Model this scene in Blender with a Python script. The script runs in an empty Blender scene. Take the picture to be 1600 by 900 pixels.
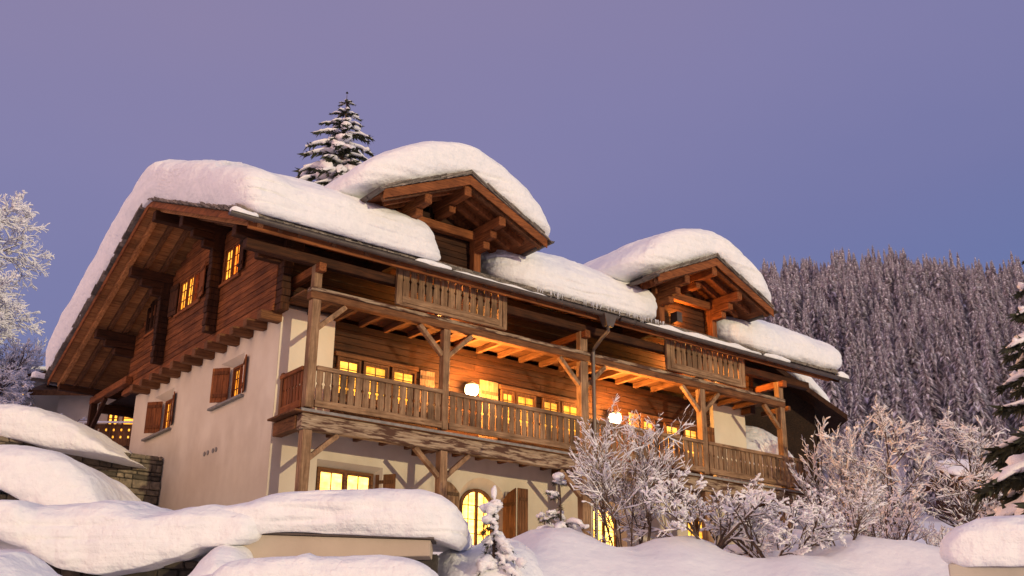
import bpy, math, random
from math import sin, cos, pi, radians, sqrt
from mathutils import Vector as V, Matrix, noise
random.seed(7)
C = bpy.context.scene.collection
rnd = random.uniform

# ------------------------------------------------------------------ materials
class NT:
    def __init__(s, name):
        s.m = bpy.data.materials.new(name); s.m.use_nodes = True
        s.t = s.m.node_tree; s.t.nodes.clear()
        s.out = s.n('ShaderNodeOutputMaterial')
    def n(s, typ, **kw):
        nd = s.t.nodes.new(typ)
        for k, v in kw.items():
            if k.startswith('i_'):
                key = k[2:].replace('_', ' ')
                nd.inputs[int(key) if key.isdigit() else key].default_value = v
            else: setattr(nd, k, v)
        return nd
    def l(s, a, b): s.t.links.new(a, b)
    def ramp(s, fac, stops):
        r = s.n('ShaderNodeValToRGB'); e = r.color_ramp.elements
        while len(e) < len(stops): e.new(0.5)
        for el, (p, c) in zip(e, stops):
            el.position = p; el.color = (*c, 1) if len(c) == 3 else c
        s.l(fac, r.inputs[0]); return r.outputs[0]
    def coord(s, scale=(1, 1, 1)):
        tc = s.n('ShaderNodeTexCoord'); mp = s.n('ShaderNodeMapping')
        mp.inputs['Scale'].default_value = scale
        s.l(tc.outputs['Object'], mp.inputs['Vector']); return mp.outputs[0]
    def noise(s, vec, scale, detail=4, rough=0.55):
        nd = s.n('ShaderNodeTexNoise', i_Scale=scale, i_Detail=detail, i_Roughness=rough)
        s.l(vec, nd.inputs['Vector']); return nd.outputs[0]
    def mix(s, fac, a, b, mode='MIX'):
        nd = s.n('ShaderNodeMix', data_type='RGBA', blend_type=mode)
        for sock, val in ((nd.inputs[0], fac), (nd.inputs[6], a), (nd.inputs[7], b)):
            if isinstance(val, (int, float)): sock.default_value = val
            elif isinstance(val, tuple): sock.default_value = (*val, 1)
            else: s.l(val, sock)
        return nd.outputs[2]
    def math(s, op, a, b=0.0):
        nd = s.n('ShaderNodeMath', operation=op)
        for i, val in enumerate((a, b)):
            if isinstance(val, (int, float)): nd.inputs[i].default_value = val
            else: s.l(val, nd.inputs[i])
        return nd.outputs[0]
    def bump(s, h, strength, dist, prev=None):
        b = s.n('ShaderNodeBump', i_Strength=strength, i_Distance=dist)
        s.l(h, b.inputs['Height'])
        if prev: s.l(prev, b.inputs['Normal'])
        return b.outputs[0]
    def bsdf(s, col, rough=0.8, nrm=None, **kw):
        b = s.n('ShaderNodeBsdfPrincipled')
        if isinstance(col, tuple): b.inputs['Base Color'].default_value = (*col, 1)
        else: s.l(col, b.inputs['Base Color'])
        if isinstance(rough, (int, float)): b.inputs['Roughness'].default_value = rough
        else: s.l(rough, b.inputs['Roughness'])
        if nrm: s.l(nrm, b.inputs['Normal'])
        for k, v in kw.items(): b.inputs[k.replace('_', ' ')].default_value = v
        s.l(b.outputs[0], s.out.inputs[0]); return b

def wood(name, dark, light, axis, stain=0.5, island=0.5, bump=0.5, knots=True):
    t = NT(name)
    sc = {'x': (1.1, 16, 16), 'y': (16, 1.1, 16), 'z': (16, 16, 1.1), 'd': (6, 6, 4)}[axis]
    v = t.coord(sc); v2 = t.coord((1, 1, 1))
    g = t.noise(v, 1.6, 6, 0.65)
    st = t.noise(v2, 1.3, 5, 0.6)
    col = t.ramp(g, [(0.3, dark), (0.68, light)])
    stn = t.ramp(st, [(0.36, (0.28, 0.24, 0.2)), (0.58, (1, 1, 1))])
    col = t.mix(stain, col, stn, 'MULTIPLY')
    geo = t.n('ShaderNodeNewGeometry')
    isl = t.ramp(geo.outputs['Random Per Island'], [(0, (0.5, 0.48, 0.46)), (1, (1.35, 1.3, 1.25))])
    col = t.mix(island, col, isl, 'MULTIPLY')
    if knots:
        ks = {'x': (1.2, 5, 5), 'y': (5, 1.2, 5), 'z': (5, 5, 1.2), 'd': (3, 3, 3)}[axis]
        vo = t.n('ShaderNodeTexVoronoi', i_Scale=1.6); t.l(t.coord(ks), vo.inputs['Vector'])
        kn = t.ramp(vo.outputs['Distance'], [(0.05, (0.25, 0.16, 0.1)), (0.16, (1, 1, 1))])
        col = t.mix(0.7, col, kn, 'MULTIPLY')
    cr = t.noise(v, 4.5, 3, 0.7)
    nm = t.bump(cr, bump, 0.012); nm = t.bump(g, bump, 0.02, nm)
    t.bsdf(col, 0.78, nm, Specular_IOR_Level=0.25)
    return t.m

M = {}
GREY = ((0.12, 0.064, 0.031), (0.37, 0.24, 0.14))
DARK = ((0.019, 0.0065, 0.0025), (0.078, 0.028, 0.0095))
RED = ((0.09, 0.026, 0.008), (0.30, 0.105, 0.033))
MID = ((0.066, 0.027, 0.011), (0.235, 0.105, 0.043))
for ax in 'xyzd':
    M['oak_' + ax] = wood('orange_soffit_timber_' + ax, (0.24, 0.088, 0.028), (0.62, 0.28, 0.10), ax, 0.45, 0.5)  # warm light on the soffit put into a lighter, more orange colour
    M['grey_' + ax] = wood('weathered_timber_' + ax, *GREY, ax, 0.6, 0.8)
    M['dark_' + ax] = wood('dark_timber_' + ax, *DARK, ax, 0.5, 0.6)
    M['red_' + ax] = wood('red_brown_timber_' + ax, *RED, ax, 0.5, 0.65)
    M['mid_' + ax] = wood('brown_timber_' + ax, *MID, ax, 0.5, 0.5)

def m_weather_beam():
    # bleached log with bark-dark patches along it
    t = NT('patchy_weathered_beam')
    v = t.coord((1.2, 14, 14)); g = t.noise(v, 1.6, 6, 0.65)
    col = t.ramp(g, [(0.3, (0.17, 0.10, 0.055)), (0.7, (0.47, 0.36, 0.24))])
    p = t.noise(t.coord((1.0, 3, 7)), 1.5, 6, 0.62)
    pm = t.ramp(p, [(0.47, (1, 1, 1)), (0.55, (0, 0, 0))])
    col = t.mix(pm, (0.075, 0.03, 0.014), col)
    nm = t.bump(g, 0.5, 0.02); nm = t.bump(p, 0.6, 0.03, nm)
    t.bsdf(col, 0.8, nm); return t.m
M['patchy'] = m_weather_beam()
M['shade_x'] = wood('near_black_timber', (0.014, 0.007, 0.004), (0.05, 0.024, 0.011), 'x')  # shade under the neighbouring roof put into the timber colour

def m_plaster(name, c1, c2):
    t = NT(name); v = t.coord()
    a = t.noise(v, 0.9, 4); b = t.noise(v, 22, 4); c = t.noise(t.coord((2, 2, 0.7)), 1.1, 5)
    col = t.ramp(a, [(0.3, c1), (0.7, c2)])
    col = t.mix(0.14, col, t.ramp(c, [(0.35, (0.8, 0.77, 0.74)), (0.6, (1, 1, 1))]), 'MULTIPLY')
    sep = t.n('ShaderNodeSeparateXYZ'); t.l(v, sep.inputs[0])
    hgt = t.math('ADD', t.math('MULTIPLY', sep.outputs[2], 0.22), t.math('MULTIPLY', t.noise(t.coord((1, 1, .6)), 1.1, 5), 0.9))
    col = t.mix(0.5, col, t.ramp(hgt, [(0.18, (0.60, 0.56, 0.54)), (0.62, (1, 1, 1))]), 'MULTIPLY')  # lower wall darker: shade put into the colour, with damp staining
    nm = t.bump(b, 0.35, 0.008); nm = t.bump(t.noise(v, 4, 3), 0.4, 0.02, nm)
    t.bsdf(col, 0.9, nm, Specular_IOR_Level=0.1); return t.m
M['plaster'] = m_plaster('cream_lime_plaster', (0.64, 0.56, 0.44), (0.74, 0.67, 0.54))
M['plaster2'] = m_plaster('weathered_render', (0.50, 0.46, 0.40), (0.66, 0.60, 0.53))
M['fascia'] = m_plaster('smooth_fascia', (0.55, 0.47, 0.38), (0.66, 0.57, 0.46))

def m_snow(name, lump=1.0):
    t = NT(name); v = t.coord()
    big = t.noise(v, 1.3, 5, 0.55); mid = t.noise(v, 5, 5, 0.6); fine = t.noise(v, 38, 3, 0.7)
    lay = t.noise(t.coord((0.7, 0.7, 9)), 1.5, 4, 0.6)
    col = t.ramp(mid, [(0.25, (0.80, 0.815, 0.85)), (0.75, (0.90, 0.905, 0.92))])
    nm = t.bump(big, 0.9 * lump, 0.22); nm = t.bump(lay, 0.3 * lump, 0.05, nm)
    nm = t.bump(mid, 0.32 * lump, 0.05, nm); nm = t.bump(fine, 0.34, 0.014, nm)
    t.bsdf(col, 0.75, nm, Specular_IOR_Level=0.2); return t.m
M['snow'] = m_snow('packed_snow'); M['snow_soft'] = m_snow('fresh_snow', 0.45)
def m_twigsnow():
    t = NT('rime_snow'); v = t.coord(); f = t.noise(v, 30, 3)
    t.bsdf(t.ramp(f, [(0.3, (0.72, 0.72, 0.77)), (0.7, (0.90, 0.89, 0.92))]), 0.8, t.bump(f, 0.5, 0.02)); return t.m
M['twigsnow'] = m_twigsnow()

def m_simple(name, c1, c2, scale, rough=0.8, bump=0.4, dist=0.01, island=0.0, **kw):
    t = NT(name); v = t.coord(); f = t.noise(v, scale, 5, 0.6)
    col = t.ramp(f, [(0.3, c1), (0.7, c2)])
    if island:
        geo = t.n('ShaderNodeNewGeometry')
        col = t.mix(island, col, t.ramp(geo.outputs['Random Per Island'], [(0, (0.4, 0.4, 0.4)), (1, (1.5, 1.45, 1.4))]), 'MULTIPLY')
    t.bsdf(col, rough, t.bump(f, bump, dist), **kw); return t.m
M['shingle'] = m_simple('grey_wood_shingle', (0.10, 0.085, 0.07), (0.26, 0.225, 0.19), 9, 0.85, 0.6, 0.02, 0.8)
M['metal'] = m_simple('brown_sheet_metal', (0.075, 0.06, 0.052), (0.12, 0.098, 0.085), 3, 0.45, 0.15, 0.004, 0, Metallic=0.35)
M['stone'] = m_simple('rough_field_stone', (0.07, 0.06, 0.045), (0.22, 0.18, 0.13), 7, 0.9, 0.8, 0.04, 0.9)
M['stone_dark'] = m_simple('dark_wet_stone', (0.02, 0.017, 0.013), (0.07, 0.055, 0.04), 7, 0.9, 0.8, 0.04, 0.9)  # shade under the snow banks put into the stone colour
M['mortar'] = m_simple('dark_mortar', (0.03, 0.026, 0.022), (0.07, 0.06, 0.05), 9, 0.95, 0.5, 0.02)
M['bark'] = m_simple('twig_bark', (0.05, 0.032, 0.022), (0.14, 0.09, 0.06), 14, 0.9, 0.6, 0.01)
M['needle'] = m_simple('conifer_needles', (0.018, 0.024, 0.012), (0.055, 0.06, 0.03), 9, 0.8, 0.3, 0.01, 0.5)
M['farneedle'] = m_simple('far_conifer_needles', (0.27, 0.25, 0.315), (0.40, 0.375, 0.45), 0.6, 0.9, 0.2, 0.01, 0.6)  # distance haze put into the colour: paler, bluer needles
M['farsnow'] = m_simple('far_bough_snow', (0.38, 0.39, 0.49), (0.60, 0.60, 0.71), 0.4, 0.9, 0.2, 0.01, 0.6)  # haze put into the far snow colour too
M['sill'] = m_simple('grey_stone_sill', (0.16, 0.15, 0.14), (0.28, 0.26, 0.24), 8, 0.8, 0.3, 0.008)
M['void'] = m_simple('vent_dark', (0.01, 0.008, 0.006), (0.02, 0.016, 0.012), 5)
M['ice'] = m_simple('icicle_ice', (0.5, 0.52, 0.56), (0.7, 0.72, 0.75), 6, 0.15, 0.1, 0.003)

def m_glow(name, c1, c2, s, sc=(1, 1, 1), nscale=3.0, lo=0.6):
    # lit room seen through a pane: soft uneven brightness, curtain folds
    t = NT(name); v = t.coord(sc)
    f = t.noise(v, nscale, 3, 0.6); w = t.noise(t.coord((9, 9, 0.4)), 1.0, 2)
    col = t.ramp(f, [(0.35, c1), (0.65, c2)])
    bl = t.noise(t.coord((.9, .9, .25)), 1.0, 1); bm_ = t.noise(t.coord((1.3, 1.3, 9)), 1.3, 3)
    k = t.math('ADD', t.math('MULTIPLY', w, 0.7), lo)
    k = t.math('MULTIPLY', k, t.math('ADD', t.math('MULTIPLY', bl, 1.5), .3)); k = t.math('MULTIPLY', k, t.math('ADD', t.math('MULTIPLY', bm_, 1.7), .15))
    e = t.n('ShaderNodeEmission'); t.l(col, e.inputs[0]); t.l(t.math('MULTIPLY', k, s), e.inputs[1])
    g = t.n('ShaderNodeBsdfGlossy', i_Roughness=0.05); g.inputs[0].default_value = (0.9, 0.9, 0.9, 1)
    fr = t.n('ShaderNodeFresnel', i_IOR=1.3); mx = t.n('ShaderNodeMixShader')
    t.l(fr.outputs[0], mx.inputs[0]); t.l(e.outputs[0], mx.inputs[1]); t.l(g.outputs[0], mx.inputs[2])
    t.l(mx.outputs[0], t.out.inputs[0]); return t.m
M['pane'] = m_glow('lit_pane', (1, 0.31, 0.02), (1, 0.47, 0.06), 2.4)
M['pane_hot'] = m_glow('bright_lit_pane', (1, 0.41, 0.05), (1, 0.55, 0.11), 5.8)
M['pane_red'] = m_glow('red_curtain_pane', (1, 0.17, 0.012), (1, 0.30, 0.03), 2.2)  # orange-red light on the window reveal put into one side of the pane
M['pane_dark'] = m_simple('dark_pane', (0.03, 0.015, 0.01), (0.06, 0.03, 0.02), 3, 0.1)
def m_lamp():
    t = NT('lamp_globe'); e = t.n('ShaderNodeEmission', i_Strength=14.0)
    e.inputs[0].default_value = (1, 0.66, 0.3, 1)
    lw = t.n('ShaderNodeTexNoise', i_Scale=6.0)
    t.l(t.math('ADD', t.math('MULTIPLY', lw.outputs[0], 4.0), 24.0), e.inputs[1])
    t.l(e.outputs[0], t.out.inputs[0]); return t.m
M['lamp'] = m_lamp()

# ------------------------------------------------------------------ mesh builder
class MB:
    def __init__(s): s.v = []; s.f = []; s.mi = []
    def add(s, vs, fs, mi=0):
        o = len(s.v); s.v += [tuple(p) for p in vs]
        for f in fs: s.f.append(tuple(i + o for i in f)); s.mi.append(mi)
    def hexa(s, p, mi=0):  # p: 4 bottom, 4 top corners
        s.add(p, [(0, 3, 2, 1), (4, 5, 6, 7), (0, 1, 5, 4), (1, 2, 6, 5), (2, 3, 7, 6), (3, 0, 4, 7)], mi)
    def box(s, x0, x1, y0, y1, z0, z1, mi=0):
        s.hexa([(x0, y0, z0), (x1, y0, z0), (x1, y1, z0), (x0, y1, z0), (x0, y0, z1), (x1, y0, z1), (x1, y1, z1), (x0, y1, z1)], mi)
    def beam(s, a, b, w, h, up=(0, 0, 1), mi=0, jit=0.0, seg=1):
        a = V(a); b = V(b); d = (b - a).normalized(); u = V(up)
        r = d.cross(u).normalized(); u = r.cross(d)
        if seg == 1 and not jit:
            p = []
            for c in (a, b):
                for su, sr in ((-1, -1), (-1, 1), (1, 1), (1, -1)): p.append(c + r * (sr * w / 2) + u * (su * h / 2))
            s.add(p, [(0, 3, 2, 1), (4, 5, 6, 7), (0, 1, 5, 4), (1, 2, 6, 5), (2, 3, 7, 6), (3, 0, 4, 7)], mi)
        else:
            vs = []; fs = []
            for k in range(seg + 1):
                c = a.lerp(b, k / seg)
                for su, sr in ((-1, -1), (-1, 1), (1, 1), (1, -1)):
                    vs.append(c + r * (sr * w / 2 + rnd(-jit, jit)) + u * (su * h / 2 + rnd(-jit, jit)))
            for k in range(seg):
                for j in range(4):
                    fs.append((k * 4 + j, k * 4 + (j + 1) % 4, k * 4 + 4 + (j + 1) % 4, k * 4 + 4 + j))
            fs.append((3, 2, 1, 0)); e = seg * 4; fs.append((e, e + 1, e + 2, e + 3))
            s.add(vs, fs, mi)
    def tube(s, pts, rad, n=6, mi=0, sq=1.0, cap=True):
        vs = []; fs = []; k = len(pts)
        for i, p in enumerate(pts):
            d = (V(pts[min(i + 1, k - 1)]) - V(pts[max(i - 1, 0)]))
            d = d.normalized() if d.length > 1e-9 else V((0, 0, 1))
            ref = V((0, 0, 1)) if abs(d.z) < 0.92 else V((1, 0, 0))
            r = d.cross(ref).normalized(); u = r.cross(d)
            for j in range(n):
                a = 2 * pi * j / n
                vs.append(V(p) + r * (cos(a) * rad[i]) + u * (sin(a) * rad[i] * sq))
        for i in range(k - 1):
            for j in range(n):
                fs.append((i * n + j, i * n + (j + 1) % n, (i + 1) * n + (j + 1) % n, (i + 1) * n + j))
        if cap: fs.append(tuple(range(n - 1, -1, -1))); fs.append(tuple(range((k - 1) * n, k * n)))
        s.add(vs, fs, mi)
    def prism(s, poly, off, mi=0):  # poly: list of 3D points, extruded by vector off
        n = len(poly); o = V(off); vs = [V(p) for p in poly] + [V(p) + o for p in poly]
        fs = [tuple(range(n)), tuple(range(2 * n - 1, n - 1, -1))]
        for i in range(n): fs.append((i, i + n, (i + 1) % n + n, (i + 1) % n))
        s.add(vs, fs, mi)
    def blob(s, c, rx, ry, rz, seed=0, n=6, m=5, amp=0.25, mi=0):
        vs = []; fs = []; c = V(c)
        for i in range(m + 1):
            t = pi * i / m
            for j in range(n):
                p = 2 * pi * j / n; d = V((sin(t) * cos(p), sin(t) * sin(p), cos(t)))
                k = 1 + amp * noise.noise(d * 1.3 + V((seed, seed * .7, 0)))
                vs.append(c + V((d.x * rx, d.y * ry, d.z * rz)) * k)
        for i in range(m):
            for j in range(n):
                fs.append((i * n + j, i * n + n + j, i * n + n + (j + 1) % n, i * n + (j + 1) % n))
        s.add(vs, fs, mi)
    def build(s, name, mats, parent=None, smooth=False, bevel=0.0):
        me = bpy.data.meshes.new(name); me.from_pydata(s.v, [], s.f)
        if not isinstance(mats, (list, tuple)): mats = [mats]
        for m in mats: me.materials.append(m)
        if len(mats) > 1: me.polygons.foreach_set('material_index', s.mi)
        if smooth: me.polygons.foreach_set('use_smooth', [True] * len(me.polygons))
        me.update()
        import bmesh
        bm = bmesh.new(); bm.from_mesh(me); bmesh.ops.recalc_face_normals(bm, faces=bm.faces); bm.to_mesh(me); bm.free()
        o = bpy.data.objects.new(name, me); C.objects.link(o)
        if bevel:
            b = o.modifiers.new('edge', 'BEVEL'); b.width = bevel; b.segments = 1; b.limit_method = 'ANGLE'
        if parent:
            o.parent = parent
            if parent.parent is None: o.location = -parent.location if parent.get('world_children') else V((0, 0, 0))
        return o

def tag(o, label, cat, group=None, kind=None):
    if label: o['label'] = label
    if cat: o['category'] = cat
    if group: o['group'] = group
    if kind: o['kind'] = kind
    return o
def thing(name, label, cat, loc, group=None, rz=0, world=True):
    o = bpy.data.objects.new(name, None); C.objects.link(o); o.location = loc; o.rotation_euler.z = rz
    o.empty_display_size = 0.3
    if world: o['world_children'] = 1
    return tag(o, label, cat, group)
def dup(root, loc, rz=0, label=None, scale=1.0):
    r = root.copy(); C.objects.link(r); r.location = loc; r.rotation_euler = (0, 0, rz); r.scale = (scale,) * 3
    if label: r['label'] = label
    for ch in list(root.children):
        c = ch.copy(); C.objects.link(c); c.parent = r
        for g in list(ch.children):
            d = g.copy(); C.objects.link(d); d.parent = c
    return r

# ------------------------------------------------------------------ camera
YAW, PITCH, ROLL = 0.6516, 0.3509, 0.0078
EYE = V((-10.91, -22.22, -5.91))
fw = V((sin(YAW) * cos(PITCH), cos(YAW) * cos(PITCH), sin(PITCH)))
rt = V((cos(YAW), -sin(YAW), 0)); up = rt.cross(fw)
r2 = rt * cos(ROLL) + up * sin(ROLL); u2 = -rt * sin(ROLL) + up * cos(ROLL)
cam = bpy.data.cameras.new('camera'); co = bpy.data.objects.new('camera', cam); C.objects.link(co)
cam.sensor_width = 36; cam.lens = 36 * 1692.6 / 1600; cam.clip_start = 0.1; cam.clip_end = 5000
co.matrix_world = Matrix(((r2.x, u2.x, -fw.x, EYE.x), (r2.y, u2.y, -fw.y, EYE.y), (r2.z, u2.z, -fw.z, EYE.z), (0, 0, 0, 1)))
bpy.context.scene.camera = co
# site axes: 'ahead' runs up the slope away from the road, 'side' along the road to the right
AH = V((sin(YAW), cos(YAW), 0)); SD = V((cos(YAW), -sin(YAW), 0)); O0 = V((EYE.x, EYE.y, 0))
def P(s, d, z): return O0 + SD * s + AH * d + V((0, 0, z))

# ------------------------------------------------------------------ light
sc = bpy.context.scene
sc.view_settings.view_transform = 'Standard'; sc.view_settings.look = 'None'; sc.view_settings.exposure = 0
w = bpy.data.worlds.new('World'); sc.world = w; w.use_nodes = True
wt = w.node_tree; wt.nodes.clear()
def wn(t, **kw):
    n = wt.nodes.new(t)
    for k, v in kw.items(): setattr(n, k, v)
    return n
SUN_EL, SUN_DIR = radians(5.5), V((0.06, -1, 0)).normalized()   # towards the light
sky = wn('ShaderNodeTexSky', sky_type='NISHITA'); sky.sun_disc = False
sky.sun_elevation = SUN_EL; sky.sun_rotation = math.atan2(SUN_DIR.x, SUN_DIR.y)
b1 = wn('ShaderNodeBackground'); b1.inputs[1].default_value = 0.01; wt.links.new(sky.outputs[0], b1.inputs[0])
tc = wn('ShaderNodeTexCoord'); sx = wn('ShaderNodeSeparateXYZ'); wt.links.new(tc.outputs['Generated'], sx.inputs[0])
rp = wn('ShaderNodeValToRGB'); els = rp.color_ramp.elements
stops = [(0.0, (0.20, 0.20, 0.36)), (0.16, (0.125, 0.17, 0.385)), (0.34, (0.172, 0.18, 0.38)), (0.48, (0.222, 0.205, 0.395)), (0.62, (0.262, 0.218, 0.38)), (0.8, (0.28, 0.27, 0.44)), (1.0, (0.37, 0.38, 0.58))]
while len(els) < len(stops): els.new(0.5)
for e, (p, c) in zip(els, stops): e.position = p; e.color = (*c, 1)
# thin cloud makes the dusk bands uneven
nz = wn('ShaderNodeTexNoise'); nz.inputs['Scale'].default_value = 1.6; nz.inputs['Detail'].default_value = 4
mpw = wn('ShaderNodeMapping'); mpw.inputs['Scale'].default_value = (1, 1, 2.5); wt.links.new(tc.outputs['Generated'], mpw.inputs[0]); wt.links.new(mpw.outputs[0], nz.inputs['Vector'])
ma = wn('ShaderNodeMath', operation='MULTIPLY_ADD'); ma.inputs[1].default_value = 0.22; ma.inputs[2].default_value = -0.11
wt.links.new(nz.outputs[0], ma.inputs[0])
# west (left) side is warmer: shift the ramp
dl = wn('ShaderNodeVectorMath', operation='DOT_PRODUCT'); dl.inputs[1].default_value = tuple(-SD); wt.links.new(tc.outputs['Generated'], dl.inputs[0])
m2 = wn('ShaderNodeMath', operation='MULTIPLY_ADD'); m2.inputs[1].default_value = 0.16; wt.links.new(dl.outputs['Value'], m2.inputs[0]); wt.links.new(ma.outputs[0], m2.inputs[2])
ad = wn('ShaderNodeMath', operation='ADD'); wt.links.new(sx.outputs[2], ad.inputs[0]); wt.links.new(m2.outputs[0], ad.inputs[1])
wt.links.new(ad.outputs[0], rp.inputs[0])
b2 = wn('ShaderNodeBackground'); b2.inputs[1].default_value = 0.98; wt.links.new(rp.outputs[0], b2.inputs[0])
# warm sky patch added out of view: street-lamp light for the gable
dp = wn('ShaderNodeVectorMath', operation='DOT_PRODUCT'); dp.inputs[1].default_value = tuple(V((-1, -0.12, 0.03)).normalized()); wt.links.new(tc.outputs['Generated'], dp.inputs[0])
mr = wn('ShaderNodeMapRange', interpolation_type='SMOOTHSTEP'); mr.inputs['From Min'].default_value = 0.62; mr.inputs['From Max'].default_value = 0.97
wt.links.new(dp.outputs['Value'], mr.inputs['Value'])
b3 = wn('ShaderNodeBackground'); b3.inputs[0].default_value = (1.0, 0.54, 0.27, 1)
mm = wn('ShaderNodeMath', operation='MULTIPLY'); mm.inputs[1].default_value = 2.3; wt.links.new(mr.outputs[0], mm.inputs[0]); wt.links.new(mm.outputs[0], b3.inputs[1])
a1 = wn('ShaderNodeAddShader'); a2 = wn('ShaderNodeAddShader'); wo = wn('ShaderNodeOutputWorld')
wt.links.new(b1.outputs[0], a1.inputs[0]); wt.links.new(b2.outputs[0], a1.inputs[1])
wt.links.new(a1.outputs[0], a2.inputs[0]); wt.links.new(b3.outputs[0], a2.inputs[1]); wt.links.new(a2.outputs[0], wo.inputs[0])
sl = bpy.data.lights.new('sun', 'SUN'); sl.energy = 2.1; sl.angle = radians(0.6); sl.color = (1, 0.81, 0.49)
so = bpy.data.objects.new('sun', sl); C.objects.link(so); so.location = (0, -40, 20)
so.rotation_euler = V((SUN_DIR.x * cos(SUN_EL), SUN_DIR.y * cos(SUN_EL), sin(SUN_EL))).to_track_quat('Z', 'Y').to_euler()

# ------------------------------------------------------------------ ground
def sstep(a, b, x):
    t = max(0, min(1, (x - a) / (b - a))); return t * t * (3 - 2 * t)
def gz(s, d):
    lf = 1 - sstep(-1.6, .2, s)
    base = -7.6 + 4.35 * (sstep(12.5, 22.3, d) * (1 - lf) + sstep(19.5, 23, d) * lf) + 0.5 * sstep(23, 32, d)
    base += 0.165 * max(0, d - 37) - 0.0
    # heaps along the crest of the bank
    if 8 < d < 60:
        f = sstep(17, 20.5, d) * (1 - sstep(24, 34, d))
        base += f * (0.6 * noise.noise(V((s * 0.55, d * 0.35, 3.1))) + 0.24 * noise.noise(V((s * 1.1, d * 0.9, 7.7))))
        base += 0.12 * noise.noise(V((s * 0.5, d * 0.5, 1.3))) + 0.04 * noise.noise(V((s * 2.1, d * 2.1, 4)))
    if d >= 60: base += 1.6 * noise.noise(V((s * 0.03, d * 0.03, 9)))
    # lower left yard in front of the gable, upper yard behind the retaining wall
    p = P(s, d, 0)
    if p.x < 0.5 and d > 18:
        k = 1 - sstep(-1, 0.5, p.x)
        tgt = -7.6 + 3.4 * sstep(19.5, 23, d) + .9 * sstep(-3, 1, p.y) + 1.5 * sstep(2, 8, p.y) + 2.0 * sstep(8.55, 9.3, p.y) + 0.05 * max(0, p.y - 10)
        base = base * (1 - k) + tgt * k if p.y < 30 else base
    return base
mb = MB()
ss = [-260 + i * 20 for i in range(11)] + [-40 + i * 1.0 for i in range(28)] + [-12 + i * 0.4 for i in range(60)] + [12 + i * 1.0 for i in range(30)] + [42 + i * 8 for i in range(40)]
ds = [-120, -60, -30, -10, 0, 5, 9] + [11 + i * 0.4 for i in range(55)] + [33 + i * 1.0 for i in range(30)] + [63 + i * 7 for i in range(25)]
vs = [P(s, d, gz(s, d)) for d in ds for s in ss]; n = len(ss)
mb.add(vs, [(j * n + i, j * n + i + 1, j * n + n + i + 1, j * n + n + i) for j in range(len(ds) - 1) for i in range(n - 1)])
tag(mb.build('ground', M['snow_soft'], smooth=True), None, None, kind='structure')

def hz(s, d):
    t = (d - 215) / 385
    rise = 183 * t if t < 1 else 183 + (d - 600) * -0.1
    return 22.5 + 10.5 * sstep(-.02, .08, t) + rise + 9 * noise.noise(V((s * 0.012, d * 0.012, 2))) * sstep(0, .3, t) - 0.8 * max(0, 150 * d / 600 - s) - 0.00035 * max(0, s - 330) ** 2
mb = MB(); ss2 = [-60 + i * 15 for i in range(52)]; ds2 = [205 + i * 7 for i in range(8)] + [261 + i * 14 for i in range(28)]; n = len(ss2)
mb.add([P(s, d, hz(s, d)) for d in ds2 for s in ss2], [(j * n + i, j * n + i + 1, j * n + n + i + 1, j * n + n + i) for j in range(len(ds2) - 1) for i in range(n - 1)])
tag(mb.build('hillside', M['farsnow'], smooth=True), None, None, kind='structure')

# ------------------------------------------------------------------ snow masses
def cube_grid(N):
    out = []; fs = []; idx = {}
    def vid(p):
        k = tuple(round(c * N) for c in p)
        if k not in idx: idx[k] = len(out); out.append(V(p))
        return idx[k]
    for ax in range(3):
        for sg in (-1, 1):
            for i in range(N):
                for j in range(N):
                    q = []
                    for a, b in ((i, j), (i + 1, j), (i + 1, j + 1), (i, j + 1)):
                        p = [0, 0, 0]; p[ax] = sg; p[(ax + 1) % 3] = -1 + 2 * a / N; p[(ax + 2) % 3] = -1 + 2 * b / N
                        q.append(vid(p))
                    fs.append(q if sg > 0 else q[::-1])
    return out, fs
CG = {}
def snow_mass(name, label, fn, N=44, p=5.0, q=3.2, amp=0.10, lay=0.035, seed=0, group=None, mat='snow', org=None, k0=0.25, freq=0.8):
    """fn(x, y, t) maps a rounded block (x, y in -1..1, t in 0..1 bottom to top) into place"""
    if N not in CG: CG[N] = cube_grid(N)
    pts, fs = CG[N]; mb = MB(); vs = []
    for c in pts:
        x, y, z = c
        r = ((abs(x) ** p + abs(y) ** p) ** (q / p) + abs(z) ** q) ** (1 / q)
        x, y, z = x / r, y / r, z / r
        zz = max(z, -0.62); t = (zz + 0.62) / 1.62
        w = V(fn(x, y, t))
        sv = V((seed * 3.7, seed * 1.9, seed))
        k = amp * min(1, t * 2 + k0)
        w += noise.noise_vector(w * freq + sv) * k + noise.noise_vector(w * 2.6 * freq + sv) * k * 0.35
        w += noise.noise_vector(w * 6.5 * freq + sv) * k * 0.2
        side = min(1, max(abs(x), abs(y)) ** 4) * (1 - abs(2 * t - 1) ** 4)
        if lay:
            q1 = noise.noise(V((w.x * 0.5, w.y * 0.5, w.z * 6.5 + seed))) + .5 * noise.noise(V((w.x * .9, w.y * .9, w.z * 15 + seed)))
            h = V((x, y, 0)); h = h.normalized() if h.length > 0.1 else V((0, 0, 0))
            cz = noise.noise(V((w.x * 0.22, w.y * 0.22, w.z * 3.4 + seed * 2.3))); cr = max(0, .16 - abs(cz)) / .16
            cm = max(0, .35 + noise.noise(V((w.x * .6, w.y * .6, seed))))
            w += fn_dir(fn, x, y, t) * ((q1 * lay * 0.7 - cr * cm * lay * 1.6) * side)
        vs.append(w)
    mb.add(vs, fs)
    return tag(mb.build(name, M[mat], smooth=True), label, 'snow', group)
def fn_dir(fn, x, y, t):
    a = V(fn(x * 1.02, y * 1.02, t)) - V(fn(x, y, t)); return a.normalized() if a.length > 1e-6 else V((0, 0, 0))
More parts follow.
